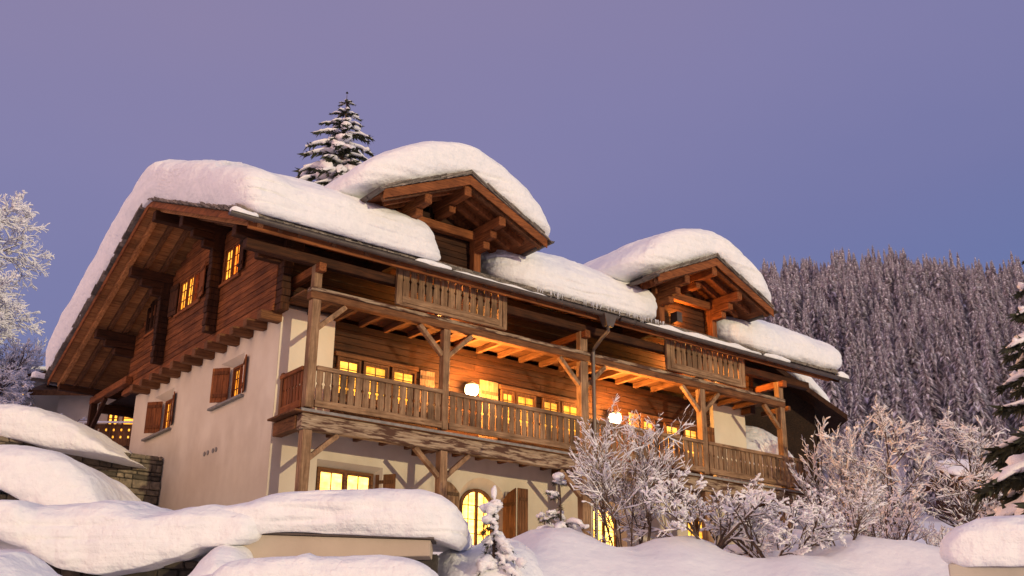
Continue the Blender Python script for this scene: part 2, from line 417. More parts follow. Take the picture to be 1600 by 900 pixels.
def lerp_tab(tab, x):
    if x <= tab[0][0]: return tab[0][1]
    for (a, b), (c, d) in zip(tab, tab[1:]):
        if x <= c:
            t = (x - a) / (c - a); t = t * t * (3 - 2 * t) * .5 + t * .5; return b + (d - b) * t
    return tab[-1][1]
def bank(name, label, s0, s1, d0, d1, top, bot, slope=0.0, ray=False, **kw):
    """snow bank along the road: top / bot are heights along the side axis"""
    def fn(x, y, t):
        s = (s0 + s1) / 2 + x * (s1 - s0) / 2; d = (d0 + d1) / 2 + y * (d1 - d0) / 2
        zb = lerp_tab(bot, s) + 0.1 * (y + 1); zt = lerp_tab(top, s) + slope * (y - 1) * (d1 - d0) / 2
        return P(s * (d / d0 if ray else 1), d, zb + (zt - zb) * t)
    return snow_mass(name, label, fn, **kw)

# ================================================================== CHALET
CH = thing('chalet', 'large timber and plaster chalet with lit balconies, two roof dormers and deep roof snow', 'chalet', (0, 1.4, -2.8))
X0, XR = -0.05, 17.0          # gable wall plane, right wall
YF, YB = 1.4, 11.67           # front and back wall
RY, RZ = 6.64, 7.08           # ridge
SF, SR = 0.406, 0.434         # roof slopes
EF, ER = -0.55, 14.84         # eaves
VX, VXR = -2.0, 19.7          # verges
def roofz(y): return RZ - SF * (RY - y) if y < RY else RZ - SR * (y - RY)

class Fr:  # wall frame: u along, n outward, z up
    def __init__(s, kind, c): s.k = kind; s.c = c
    def p(s, u, n, z):
        return V((u, s.c - n, z)) if s.k == 'front' else V((s.c - n, u, z))
    def box(s, mb, u0, u1, n0, n1, z0, z1, mi=0):
        a = s.p(u0, n0, z0); b = s.p(u1, n1, z1)
        mb.box(min(a.x, b.x), max(a.x, b.x), min(a.y, b.y), max(a.y, b.y), z0, z1, mi)
FRONT = Fr('front', YF); FLOG = Fr('front', 1.55); GAB = Fr('gable', X0); GLOG = Fr('gable', -0.30)

def wall(name, fr, u0, u1, z0, z1, ops, thick=0.5, mat='plaster', ends=True):
    """ops: (outer polyline, inner polyline, depth) - rectangular bounding box is cut out, spandrels and splayed reveals are filled"""
    mb = MB(); bbs = []
    for o, i, dep in ops:
        us = [q[0] for q in o]; zs = [q[1] for q in o]; bbs.append((min(us), max(us), min(zs), max(zs)))
    U = sorted({u0, u1, *[b[0] for b in bbs], *[b[1] for b in bbs]}); Z = sorted({z0, z1, *[b[2] for b in bbs], *[b[3] for b in bbs]})
    for a, b in zip(U, U[1:]):
        for c, d in zip(Z, Z[1:]):
            um, zm = (a + b) / 2, (c + d) / 2
            if any(q[0] < um < q[1] and q[2] < zm < q[3] for q in bbs): continue
            mb.add([fr.p(a, 0, c), fr.p(b, 0, c), fr.p(b, 0, d), fr.p(a, 0, d)], [(0, 1, 2, 3)])
    for (o, i, dep), bb in zip(ops, bbs):
        n = len(o)
        if n > 4:
            L = [q for q in o[1:-1] if q[0] <= (bb[0] + bb[1]) / 2 + 1e-6]; R_ = [q for q in o[1:-1] if q[0] >= (bb[0] + bb[1]) / 2 - 1e-6]
            for seq, cu in ((L, bb[0]), (R_, bb[1])):
                pts = [fr.p(cu, 0, bb[3])] + [fr.p(a, 0, b) for a, b in seq]
                mb.add(pts, [(0, k, k + 1) for k in range(1, len(pts) - 1)])
        vs = [fr.p(a, 0, b) for a, b in o] + [fr.p(a, -dep, b) for a, b in i]
        mb.add(vs, [(k, (k + 1) % n, n + (k + 1) % n, n + k) for k in range(n)])
    a = fr.p(u0, 0, z0); b = fr.p(u1, 0, z1); c = fr.p(u0, -thick, z0); d = fr.p(u1, -thick, z1)
    for uu in ((u0, u1) if ends else (u1,)): mb.add([fr.p(uu, 0, z0), fr.p(uu, -thick, z0), fr.p(uu, -thick, z1), fr.p(uu, 0, z1)], [(0, 1, 2, 3)])
    mb.add([fr.p(u0, 0, z1), fr.p(u1, 0, z1), fr.p(u1, -thick, z1), fr.p(u0, -thick, z1)], [(0, 1, 2, 3)])
    return mb.build(name, M[mat], CH)
def rect(u0, u1, z0, z1): return [(u0, z0), (u0, z1), (u1, z1), (u1, z0)]
def arch(uc, hw, z0, zs, rise, n=14):
    return [(uc - hw, z0)] + [(uc - hw * cos(pi * k / n), zs + rise * sin(pi * k / n)) for k in range(n + 1)] + [(uc + hw, z0)]
def inset(poly, k):
    us = [q[0] for q in poly]; zs = [q[1] for q in poly]; uc = (min(us) + max(us)) / 2; hw = (max(us) - min(us)) / 2
    z0 = min(zs); zt = max(zs); f = (hw - k) / hw; g = (zt - z0 - 2 * k) / (zt - z0)
    return [(uc + (u - uc) * f, z0 + k + (z - z0) * g) for u, z in poly]

def window(fr, poly, dep, panes='pane', leaves=2, rows=3, fw_=0.07, wmat='mid_d', split=None, proud=0.0):
    """a framed casement window in an opening: ring frame, meeting post, glazing bars, glowing pane behind"""
    mb = MB(); n = len(poly); inn = inset(poly, fw_)
    n0, n1 = -dep - 0.02, -dep + 0.06 + proud
    vs = []
    for pl, nn in ((poly, n1), (inn, n1), (inn, n0), (poly, n0)): vs += [fr.p(a, nn, b) for a, b in pl]
    fs = []
    for k in range(n):
        j = (k + 1) % n
        for r in range(4):
            r1 = (r + 1) % 4; fs.append((r * n + k, r * n + j, r1 * n + j, r1 * n + k))
    mb.add(vs, fs)
    us = [q[0] for q in inn]; zs = [q[1] for q in inn]; ua, ub, za, zb = min(us), max(us), min(zs), max(zs)
    def ztop(u):
        if n == 4: return zb
        uc = (ua + ub) / 2; hw = (ub - ua) / 2; zsp = inn[1][1]; return zsp + (zb - zsp) * sqrt(max(0, 1 - ((u - uc) / hw) ** 2))
    step = (ub - ua) / leaves
    for k in range(1, leaves):
        u = ua + k * step; fr.box(mb, u - 0.04, u + 0.04, n0 + .005, n1 - 0.012, za - .02, ztop(u) + .01)
    # casement rails inside each leaf
    for k in range(leaves):
        a = ua + k * step + (0.04 if k else 0); b = ua + (k + 1) * step - (0.04 if k < leaves - 1 else 0)
        if n == 4:
            for (c, d, e, f) in ((a, a + .035, za, zb), (b - .035, b, za, zb), (a + .036, b - .036, za, za + .04), (a + .036, b - .036, zb - .04, zb)):
                fr.box(mb, c, d, n0 + 0.012, n1 - 0.03, e, f)
        m = (a + b) / 2; fr.box(mb, m - 0.010, m + 0.010, n0 + .014, n0 + 0.04, za, ztop(m) - .01)
    for r in range(1, rows):
        z = za + (zb - za) * r / rows
        u_a, u_b = ua, ub
        if n > 4 and z > inn[1][1]:
            f = sqrt(max(0, 1 - ((z - inn[1][1]) / (zb - inn[1][1])) ** 2)); uc = (ua + ub) / 2; u_a = uc - f * (ub - ua) / 2; u_b = uc + f * (ub - ua) / 2
        fr.box(mb, u_a, u_b, n0 + .016, n0 + 0.037, z - 0.010, z + 0.010)
    o = mb.build('window', M[wmat], CH)
    pb = MB(); pb.add([fr.p(a, n0 + 0.006, b) for a, b in inset(poly, fw_ - .012)], [tuple(range(n))])
    if split:
        pb = MB(); us_ = ua + (ub - ua) * split
        pb.add([fr.p(a, n0 + .006, b) for a, b in rect(ua, us_, za, zb)], [(0, 1, 2, 3)], 0)
        pb.add([fr.p(a, n0 + .006, b) for a, b in rect(us_, ub, za, zb)], [(0, 1, 2, 3)], 1)
        p = pb.build('pane', [M['pane_red'], M['pane']], o)
    else: p = pb.build('pane', M[panes], o)
    return o
def leaf(name, fr, hu, hn, ang, wid, z0, z1, mat='mid_z', top=None, dirn=1):
    """shutter hinged at (hu, hn), swung out by ang degrees from the wall line (0 = flat along +u*dirn)"""
    a = radians(ang); du, dn = cos(a) * dirn, sin(a); mb = MB(); k = 3; wp = wid / k
    def q(w, t, z):
        return fr.p(hu + du * w - dn * t * dirn, hn + dn * w + du * dirn * t, z)
    for i in range(k):
        w0, w1 = i * wp + .003, (i + 1) * wp - .003
        zt0, zt1 = (top(w0), top(w1)) if top else (z1, z1)
        mb.hexa([q(w0, 0, z0), q(w1, 0, z0), q(w1, .035, z0), q(w0, .035, z0), q(w0, 0, zt0), q(w1, 0, zt1), q(w1, .035, zt1), q(w0, .035, zt0)])
    for zz in (z0 + .14 * (z1 - z0), z1 - .2 * (z1 - z0)):
        mb.hexa([q(.03, .036, zz), q(wid - .03, .036, zz), q(wid - .03, .058, zz), q(.03, .058, zz), q(.03, .036, zz + .09), q(wid - .03, .036, zz + .09), q(wid - .03, .058, zz + .09), q(.03, .058, zz + .09)])
    return mb.build(name, M[mat], CH, bevel=.004)

# --- masonry walls
g1o, g1i = rect(1.2, 3.05, -2.25, -0.80), rect(1.36, 2.93, -2.15, -0.93)
ao, ai = arch(6.17, 0.80, -2.6, -1.45, 0.76), arch(6.17, 0.56, -2.6, -1.45, 0.50)
co_, ci_ = arch(10.75, 0.66, -2.5, -1.12, 0.26), arch(10.75, 0.48, -2.35, -1.15, 0.14)
eo, ei = rect(14.0, 15.4, -2.3, -0.8), rect(14.15, 15.25, -2.2, -0.93)
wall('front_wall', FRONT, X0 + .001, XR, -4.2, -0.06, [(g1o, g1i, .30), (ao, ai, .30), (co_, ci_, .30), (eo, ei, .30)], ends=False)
w1o, w1i = rect(3.42, 4.92, 0.98, 2.13), rect(3.58, 4.46, 1.02, 1.96)
w2o, w2i = rect(8.30, 9.92, 1.0, 2.2), rect(8.48, 9.36, 1.04, 2.0)
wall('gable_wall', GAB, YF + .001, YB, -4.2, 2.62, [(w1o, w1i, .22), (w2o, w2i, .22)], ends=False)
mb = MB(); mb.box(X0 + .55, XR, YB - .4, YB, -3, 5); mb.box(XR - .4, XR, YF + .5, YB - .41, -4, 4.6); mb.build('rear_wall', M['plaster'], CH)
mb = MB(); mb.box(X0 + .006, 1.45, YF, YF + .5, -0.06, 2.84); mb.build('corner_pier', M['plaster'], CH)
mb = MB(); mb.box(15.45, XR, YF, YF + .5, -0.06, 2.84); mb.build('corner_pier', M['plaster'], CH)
for a, b in ((X0 - .07, 1.52), (15.38, XR + .07)):
    mb = MB(); mb.box(a, b, YF - .07, YF + .4, 2.845, 2.90); mb.build('pier_cap', M['metal'], CH, bevel=.006)
mb = MB(); mb.box(.3, XR - .3, 1.95, YB - .5, -3.2, 2.5); mb.build('inner_core', M['void'], CH)

# --- windows, ground floor and gable
window(FRONT, g1i, .30, 'pane_hot', 2, 2, wmat='mid_x'); window(FRONT, ai, .30, 'pane_hot', 2, 4, .085)
window(FRONT, ci_, .30, 'pane_hot', 2, 4, .06); window(FRONT, ei, .30, 'pane', 2, 2)
window(GAB, w1i, .22, 'pane', 2, 3, .06, 'red_z', split=.42); window(GAB, w2i, .22, 'pane', 2, 3, .06, 'red_z')
for (a, b) in ((3.2, 5.3), (8.14, 10.3)):
    mb = MB(); GAB.box(mb, a, b, -.21, .12, .91, .972); mb.build('sill', M['sill'], CH, bevel=.008)
leaf('shutter', GAB, 4.50, -.10, 40, .50, 1.03, 1.97, 'red_z'); leaf('shutter', GAB, 3.50, -.08, 20, .46, 1.03, 1.98, 'red_z', dirn=-1)
leaf('shutter', GAB, 9.40, -.10, 40, .50, 1.05, 2.0, 'red_z'); leaf('shutter', GAB, 8.40, -.08, 20, .46, 1.05, 2.0, 'red_z', dirn=-1)
leaf('shutter', FRONT, 2.98, -.2, 55, .55, -2.15, -0.96, 'mid_z'); 
leaf('shutter', FRONT, 5.40, .01, 0, .42, -2.6, -0.95, 'grey_z', top=lambda w: -1.22 + .30 * sin(min(1, (.02 + w) / .42) * pi / 2) if w else -1.25, dirn=-1)
leaf('shutter', FRONT, 6.88, .0, 78, .45, -2.6, -1.1, 'mid_z', top=lambda w: -1.25 + .32 * sqrt(max(0, w / .45)))
leaf('shutter', FRONT, 7.0, .44, 3, .34, -2.6, -.93, 'mid_z', top=lambda w: -.93)
for y in (5.42, 5.2, 4.86, 4.66):
    mb = MB(); mb.tube([(X0 - .012, y, -.22), (X0 + .05, y, -.22)], [.052, .052], 10); mb.tube([(X0 - .02, y, -.22), (X0 - .011, y, -.22)], [.066, .066], 10, 1)
    mb.build('vent_hole', [M['void'], M['sill']], CH)

# --- log walls (individual boards)
def board_wall(name, fr, u0, u1, z0, z1f, h=.17, th=.10, mat='dark_x', ops=(), jit=.006):
    mb = MB(); z = z0; k = 0
    while True:
        zm = z + h / 2
        segs = [(u0, u1)]
        if z1f:
            a, b = z1f(zm + h / 2)
            if b - a < .2: break
            segs = [(a, b)]
        for o in ops:
            if o[2] < zm < o[3]:
                ns = []
                for a, b in segs:
                    if o[0] > a and o[1] < b: ns += [(a, o[0]), (o[1], b)]
                    else: ns.append((a, b))
                segs = ns
        for a, b in segs:
            m = a
            while m < b - .01:
                e = min(b, m + rnd(3.2, 5.5))
                if b - e < .8: e = b
                n1 = rnd(-jit, jit)
                fr.box(mb, m + .002, e - .002, -th, n1, z + .006, z + h - .006); m = e
        z += h; k += 1
        if k > 60: break
    return mb.build(name, M[mat], CH, bevel=.007)
# first floor front between the piers
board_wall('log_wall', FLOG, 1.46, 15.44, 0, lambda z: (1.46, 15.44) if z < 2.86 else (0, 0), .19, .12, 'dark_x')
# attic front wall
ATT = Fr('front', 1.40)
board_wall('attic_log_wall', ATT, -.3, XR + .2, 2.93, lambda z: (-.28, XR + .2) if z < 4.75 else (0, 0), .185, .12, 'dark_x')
# gable end logs up to the rafters
def gspan(z):
    a = RY - (RZ - .30 - z) / SF; b = RY + (RZ - .30 - z) / SR
    return max(1.3, a), min(11.9, b)
gops = [(3.74, 4.80, 4.34, 5.36), (6.45, 8.05, 4.34, 5.36), (9.95, 10.72, 4.34, 5.36)]
board_wall('gable_log_wall', GLOG, 1.3, 11.9, 2.84, gspan, .17, .14, 'red_y', gops, .008)
mb = MB(); mb.box(-.28, .2, 1.45, YB - .05, 2.63, 2.84)
mb.build('wall_plate', M['dark_y'], CH)
mb = MB(); GLOG.box(mb, 1.3, 12.2, -.1, .05, 2.66, 2.80); GLOG.box(mb, 1.3, 12.2, -.1, .025, 2.803, 2.86); mb.build('sill_beam', M['red_y'], CH, bevel=.008)
window(GLOG, rect(3.74, 4.80, 4.34, 5.36), .04, 'pane', 2, 3, .055, 'red_z', split=.45)
window(GLOG, rect(6.45, 8.05, 4.34, 5.36), .04, 'pane', 3, 3, .055, 'red_z', split=.40)
window(GLOG, rect(9.95, 10.72, 4.34, 5.36), .02, 'pane_dark', 2, 3, .08, 'dark_z')
for u0, u1 in ((3.6, 4.94), (6.3, 8.2), (9.85, 10.82)):
    mb = MB(); GLOG.box(mb, u0, u1, .0, .07, 4.25, 4.335); mb.build('sill', M['red_y'], CH, bevel=.01)
leaf('shutter', GLOG, 8.1, .03, 6, .5, 4.36, 5.34, 'dark_z'); leaf('shutter', GLOG, 6.4, .03, 8, .5, 4.36, 5.34, 'red_z', dirn=-1)
leaf('shutter', GLOG, 3.7, .03, 8, .4, 4.36, 5.34, 'dark_z', dirn=-1)
# joist ends under the gable logs
for k in range(12):
    y = 1.45 + k * .82
    mb = MB(); mb.beam((-.05, y, 2.53), (-.62, y, 2.53), .23, .22, mi=0, jit=.008, seg=2); mb.build('joist', M['mid_x'], CH, bevel=.014)
# stacked log ends tying in the cross walls
for y in (5.02, 8.9):
    mb = MB(); z = 2.98; k = 0
    zt = roofz(y) - .62
    while z < zt:
        mb.box(-.31, -.63 + rnd(-.015, .015), y - .12 + rnd(-.008, .008), y + .12 + rnd(-.008, .008), z + .004, z + .176); z += .18
    mb.build('log_end_stack', M['dark_z'], CH, bevel=.014)
mb = MB(); z = 2.62
while z < 4.55:
    mb.box(-.29 + rnd(-.01, .01), -.05 + rnd(-.01, .01), .98 + rnd(-.03, .03), 1.39, z + .004, z + .18); z += .185
mb.build('log_end_stack', M['dark_z'], CH, bevel=.014)
mb = MB(); z = 2.62
while z < 4.1:
    mb.box(XR - .2 + rnd(-.01, .01), XR + .05, .98 + rnd(-.03, .03), 1.39, z + .004, z + .18); z += .185
mb.build('log_end_stack', M['dark_z'], CH, bevel=.014)

# --- roof
def slab(mb, y0, y1, t0, t1, x0, x1):  # between offsets t0..t1 below the top surface
    a, b = roofz(y0), roofz(y1)
    mb.hexa([(x0, y0, a - t1), (x1, y0, a - t1), (x1, y1, b - t1), (x0, y1, b - t1), (x0, y0, a - t0), (x1, y0, a - t0), (x1, y1, b - t0), (x0, y1, b - t0)])
mb = MB(); slab(mb, EF, RY, .03, .07, VX + .02, VXR); slab(mb, RY, ER, .03, .07, VX + .02, VXR); mb.build('roof', M['shingle'], CH)
mb = MB()
for seg_ in ((EF + .02, RY, SF), (RY, ER - .02, SR)):
    y = seg_[0]
    while y < seg_[1] - .02:
        e = min(seg_[1], y + .18); slab(mb, y + .004, e - .004, .072, .10 + rnd(0, .004), VX + .03, VXR - .02); y = e
mb.build('soffit', M['oak_x'], CH)
for x in (-1.62, -1.12, -.62) + tuple(.3 + .9 * k for k in range(21)):
    for (a, b) in ((EF + .05, RY), (RY, ER - .05)):
        mb = MB(); w_ = .06 if x > -1.5 else .07
        za, zb = roofz(a) - .19, roofz(b) - .19
        mb.beam((x, a, za), (x, b, zb), w_ * 2, .17, seg=3, jit=.004)
        mb.build('rafter', M['oak_y' if x < -1.5 else 'mid_y'], CH, bevel=.008)  # verge rafter lighter: the light on it put into its colour
for (a, b) in ((EF, RY), (RY, ER)):
    mb = MB(); mb.hexa([(VX, a, roofz(a) - .22), (VX + .05, a, roofz(a) - .22), (VX + .05, b, roofz(b) - .22), (VX, b, roofz(b) - .22), (VX, a, roofz(a) - .035), (VX + .05, a, roofz(a) - .035), (VX + .05, b, roofz(b) - .035), (VX, b, roofz(b) - .035)])
    mb.build('barge_board', M['red_y'], CH, bevel=.006)
    mb = MB(); mb.hexa([(VXR - .05, a, roofz(a) - .32), (VXR + .01, a, roofz(a) - .32), (VXR + .01, b, roofz(b) - .32), (VXR - .05, b, roofz(b) - .32), (VXR - .05, a, roofz(a) - .02), (VXR + .01, a, roofz(a) - .02), (VXR + .01, b, roofz(b) - .02), (VXR - .05, b, roofz(b) - .02)])
    mb.build('barge_board', M['dark_y'], CH, bevel=.006)
# shingle edges: verge and eave
mb = MB()
for x0, x1, in ((VX - .12, VX + .5), (VXR - .4, VXR + .09)):
    for (a, b) in ((EF - .12, RY), (RY, ER + .1)):
        n = int(abs(b - a) / .30)
        for k in range(n):
            for L in range(4):
                y0 = a + (b - a) * k / n + L * .07; y1 = y0 + .36
                y1 = min(y1, RY + .02) if b == RY else min(y1, ER + .12)
                if y0 >= y1: continue
                z0 = roofz(y0) - .035 + L * .045; z1 = roofz(y1) - .035 + L * .045; dz = .05 if b == RY else -.05
                xx = x0 + rnd(-.035, .035) + L * .01
                mb.hexa([(xx, y0, z0 + max(0, -dz)), (x1, y0, z0 + max(0, -dz)), (x1, y1, z1 + max(0, dz)), (xx, y1, z1 + max(0, dz)), (xx, y0, z0 + .04 + max(0, -dz)), (x1, y0, z0 + .04 + max(0, -dz)), (x1, y1, z1 + .04 + max(0, dz)), (xx, y1, z1 + .04 + max(0, dz))])
x = VX
while x < VXR:
    wd = rnd(.10, .2)
    for L in range(4):
        y0 = EF - .13 + L * .07 + rnd(-.025, .025); y1 = y0 + .6; zb = roofz(max(y0, EF - .2)) - .03 + L * .034
        mb.hexa([(x, y0, zb), (x + wd - .008, y0, zb), (x + wd - .008, y1, zb + .6 * SF), (x, y1, zb + .6 * SF), (x, y0, zb + .03), (x + wd - .008, y0, zb + .03), (x + wd - .008, y1, zb + .03 + .6 * SF), (x, y1, zb + .03 + .6 * SF)])
    x += wd
mb.build('shingle_edge', M['shingle'], CH)
# purlins with stepped corbels
for y, xe, zo, h in ((RY, -1.82, .30, .30), (5.02, -1.58, .30, .30), (8.9, -1.60, .30, .30), (11.75, -1.55, .30, .28), (1.25, -1.55, .30, .28)):
    z = roofz(y) - zo - h / 2
    mb = MB(); mb.beam((.3, y, z), (xe, y, z), .26, h, seg=3, jit=.006); mb.build('purlin', M['dark_x'], CH, bevel=.016)
    if y not in (RY,):
        for k, L in enumerate((.95, .62)):
            zc = z - h / 2 - .11 - k * .225
            mb = MB(); mb.box(-.30 - L, .05, y - .115, y + .115, zc - .105, zc + .108)
            mb.build('corbel', M['dark_x'], CH, bevel=.02)
# rear overhang: gallery beam, post and strut
mb = MB(); mb.beam((-.42, 11.4, 3.02), (-.42, 15.0, 3.02), .22, .24, seg=3, jit=.006); mb.build('gallery_beam', M['red_y'], CH, bevel=.014)
mb = MB(); mb.beam((-1.7, 14.55, 3.22), (9, 14.55, 3.22), .18, .2); mb.build('gallery_beam', M['dark_x'], CH, bevel=.014)
mb = MB(); mb.box(-.52, -.30, 14.75, 14.97, -.2, 2.9); mb.build('post', M['dark_z'], CH, bevel=.012)
mb = MB(); mb.beam((-.41, 14.74, 2.0), (-.41, 13.6, 2.88), .13, .13); mb.build('brace', M['dark_d'], CH, bevel=.01)
mb = MB(); mb.box(.1, 9, 11.7, 15, 2.92, 3.0); mb.box(-.28, 9, 14.6, 14.75, 2.6, 2.9); mb.build('gallery_floor', M['dark_x'], CH)

# --- gutters and downpipe
def gutter(name, a, b, r=.085, parent=None, up=V((0, 0, 1))):
    a = V(a); b = V(b); d = (b - a).normalized(); sd = d.cross(up).normalized(); u = sd.cross(d)
    mb = MB(); vs = []; fs = []; n = 9
    for rr in (r, r - .008):
        for c in (a, b):
            for k in range(n): ang = pi + pi * k / (n - 1); vs.append(c + sd * cos(ang) * rr + u * sin(ang) * rr)
    for base, fl in ((0, 0), (2 * n, 1)):
        for k in range(n - 1):
            q = (base + k, base + k + 1, base + n + k + 1, base + n + k); fs.append(q if not fl else q[::-1])
    for k in range(n - 1):
        fs.append((k, 2 * n + k, 2 * n + k + 1, k + 1)); fs.append((n + k, n + k + 1, 3 * n + k + 1, 3 * n + k))
    fs += [(0, n, 3 * n, 2 * n), (n - 1, 3 * n - 1, 4 * n - 1, 2 * n - 1)]
    mb.add(vs, fs)
    for s_ in (-1, 1): mb.tube([a + sd * r * s_, b + sd * r * s_], [.014, .014], 6)
    L = (b - a).length; k = .6
    while k < L:
        c = a + d * k; pts = [c + sd * cos(pi + pi * i / 8) * (r + .006) + u * sin(pi + pi * i / 8) * (r + .006) for i in range(9)]
        mb.tube(pts, [.012] * 9, 5); k += 1.9
    for c, dd in ((a, -1), (b, 1)):
        pts = [c + sd * cos(pi + pi * i / 8) * r + u * sin(pi + pi * i / 8) * r for i in range(9)]
        mb.add(pts, [tuple(range(9))])
    return mb.build(name, M['metal'], parent or CH, smooth=False)
gutter('gutter', (-2.45, -.66, 4.02), (9.35, -.66, 3.99)); gutter('gutter', (9.42, -.66, 3.985), (20.1, -.66, 3.97))
gutter('gutter', (-2.5, ER + .12, 3.47), (20.0, ER + .12, 3.47))
mb = MB()
mb.hexa([(8.86, -.76, 3.62), (9.08, -.76, 3.62), (9.08, -.56, 3.62), (8.86, -.56, 3.62), (8.72, -.8, 3.96), (9.2, -.8, 3.96), (9.2, -.53, 3.96), (8.72, -.53, 3.96)])
mb.tube([(8.97, -.66, 3.64), (8.97, -.66, 3.5), (8.93, -.45, 3.36), (8.92, -.12, 3.12), (8.92, -.06, 3.0), (8.92, -.06, 1), (8.92, -.06, -2.6)], [.055] * 7, 10)
for z in (2.3, .6, -1.2): mb.tube([(8.92, -.06, z), (8.92, -.06, z + .05)], [.066, .066], 10)
mb.build('downpipe', M['metal'], CH, smooth=False)

# --- balcony frame: posts, braces, beams
PX = [(.08, .32), (3.86, 4.08), (8.50, 8.80), (13.36, 13.60), (17.14, 17.40)]
for a, b in PX:
    mb = MB(); mb.beam(((a + b) / 2, .12, -3.3), ((a + b) / 2, .12, -.46), b - a, .23, (0, 1, 0), seg=4, jit=.006); mb.build('post', M['grey_z'], CH, bevel=.014)
    mb = MB(); mb.beam(((a + b) / 2, .12, .07), ((a + b) / 2, .12, 2.71), b - a - .02, .22, (0, 1, 0), seg=4, jit=.005); mb.build('post', M['grey_z'], CH, bevel=.014)
    mb = MB(); mb.beam(((a + b) / 2, .12, 3.01), ((a + b) / 2, .12, 3.6), b - a - .03, .20, (0, 1, 0), seg=2, jit=.005); mb.build('post', M['grey_z'], CH, bevel=.014)
    c = (a + b) / 2
    for sg in (-1, 1):
        e = a if sg < 0 else b
        if (c < 1 and sg < 0) or (c > 17 and sg > 0): continue
        for z0, z1, dx in ((2.02, 2.70, .70), (-1.1, -.47, .70)):
            mb = MB(); mb.beam((e - sg * .02, .12, z0), (e + sg * dx, .12, z1), .12, .13, (0, 1, 0), seg=3, jit=.004); mb.build('brace', M['grey_d'], CH, bevel=.01)
mb = MB(); mb.beam((.02, .12, -.265), (18.25, .12, -.265), .26, .37, seg=16, jit=.012); mb.build('balcony_beam', M['patchy'], CH, bevel=.02)
mb = MB(); mb.beam((.03, .12, 2.81), (17.44, .12, 2.81), .22, .185, seg=14, jit=.007); mb.build('balcony_beam', M['mid_x'], CH, bevel=.014)
mb = MB(); mb.beam((.03, .115, 2.957), (17.44, .115, 2.957), .23, .095, seg=14, jit=.006); mb.build('balcony_beam', M['patchy'], CH, bevel=.012)
mb = MB(); mb.beam((-1.7, .13, 3.70), (18.8, .13, 3.70), .22, .24, seg=14, jit=.006); mb.build('eave_beam', M['dark_x'], CH, bevel=.014)  # darker timber: shade of the unlit front face put into the colour
mb = MB(); mb.beam((-1.9, -.42, 3.93), (19.3, -.42, 3.93), .06, .17); mb.build('fascia_board', M['red_x'], CH, bevel=.006)
for c in (.2, 3.97, 8.65, 13.48, 17.27):
    for z in (3.49, ):
        mb = MB(); mb.beam((c, .06 if 3 < c < 5 or 13 < c < 14 else -.16, z), (c, 1.6, z), .2, .22, seg=2, jit=.005); mb.build('tie_beam', M['red_y'], CH, bevel=.012)
    mb = MB(); mb.beam((c, .26, -.24), (c, 1.42, -.24), .18, .28); mb.build('tie_beam', M['mid_y'], CH, bevel=.012)
for k in range(24):
    x = .7 + k * .75
    if x > 18: break
    if min(abs(x - (a + b) / 2) for a, b in PX) < .25: continue
    mb = MB(); mb.beam((x, .26, 2.84), (x, 1.45, 2.84), .12, .15); mb.build('joist', M['mid_y'], CH, bevel=.01)
    mb = MB(); mb.beam((x, .26, -.17), (x, 1.42, -.17), .12, .16); mb.build('joist', M['mid_y'], CH, bevel=.01)
mb = MB(); y = -.06
while y < 1.35:
    mb.box(-.2, 18.34, y + .003, y + .157, -.078, -.03); y += .16
mb.build('balcony_floor', M['mid_x'], CH, bevel=.005)
mb = MB(); mb.box(-.04, 18.36, -.075, -.062, -.06, -.005); mb.box(-.04, 18.36, -.075, .12, -.004, .006)
mb.build('drip_edge', M['sill'], CH)
mb = MB(); y = .24
while y < 1.4:
    mb.box(-.04, 17.3, y + .003, y + .147, 2.925, 2.965); y += .15
mb.build('gallery_floor', M['mid_x'], CH, bevel=.004)
mb = MB(); mb.box(-.02, .22, .25, 1.42, -.42, -.1); mb.build('balcony_beam', M['mid_y'], CH, bevel=.012)

def picket(mb, fr, u, wd, z0, z1, n0, th=.032):
    """sawn plank with a notch on both edges a little above the middle"""
    zn = z0 + (z1 - z0) * .56; h = .045; k = .028; a, b = u + .013, u + wd - .013
    pts = [(a, z0), (b, z0), (b, zn - h), (b - k, zn), (b, zn + h), (b, z1), (a, z1), (a, zn + h), (a + k, zn), (a, zn - h)]
    mb.prism([fr.p(q, n0, z) for q, z in pts], fr.p(0, th, 0) - fr.p(0, 0, 0))
def railing(fr, u0, u1, z0, n0, mat, cap=True, hgt=1.08, name='railing', pw=.205, dirax='x'):
    mb = MB(); n = max(1, round((u1 - u0) / pw)); wd = (u1 - u0) / n
    for k in range(n):
        picket(mb, fr, u0 + k * wd + rnd(-.004, .004), wd * rnd(.9, 1.0), z0 + .2, z0 + hgt - .06, n0 + rnd(0, .006))
    o = mb.build(name, M[mat + 'z'], CH, bevel=.004)
    mb = MB(); fr.box(mb, u0 - .01, u1 + .01, n0 - .04, n0 + .065, z0 + .10, z0 + .27)
    mb.build('bottom_rail', M[mat + dirax], o, bevel=.01)
    if cap:
        mb = MB(); fr.box(mb, u0 - .02, u1 + .02, n0 - .05, n0 + .085, z0 + hgt - .105, z0 + hgt)
        mb.build('hand_rail', M[mat + dirax], o, bevel=.014)
    return o
BAL = Fr('front', .0)
edges = [(.33, 3.85), (4.09, 8.49), (8.81, 13.35), (13.61, 17.13), (17.41, 18.24)]
for a, b in edges: railing(BAL, a, b, 0.0, -.05, 'grey_')
SIDE = Fr('gable', .12)
railing(SIDE, .24, 1.36, 0.0, 0, 'red_', pw=.16, dirax='y')
mb = MB(); mb.box(.05, .17, 1.24, 1.36, .0, 1.13); mb.build('newel_post', M['mid_z'], CH, bevel=.01)
mb = MB(); mb.box(18.25, 18.37, -.02, .12, -.02, 1.12); mb.build('newel_post', M['grey_z'], CH, bevel=.01)
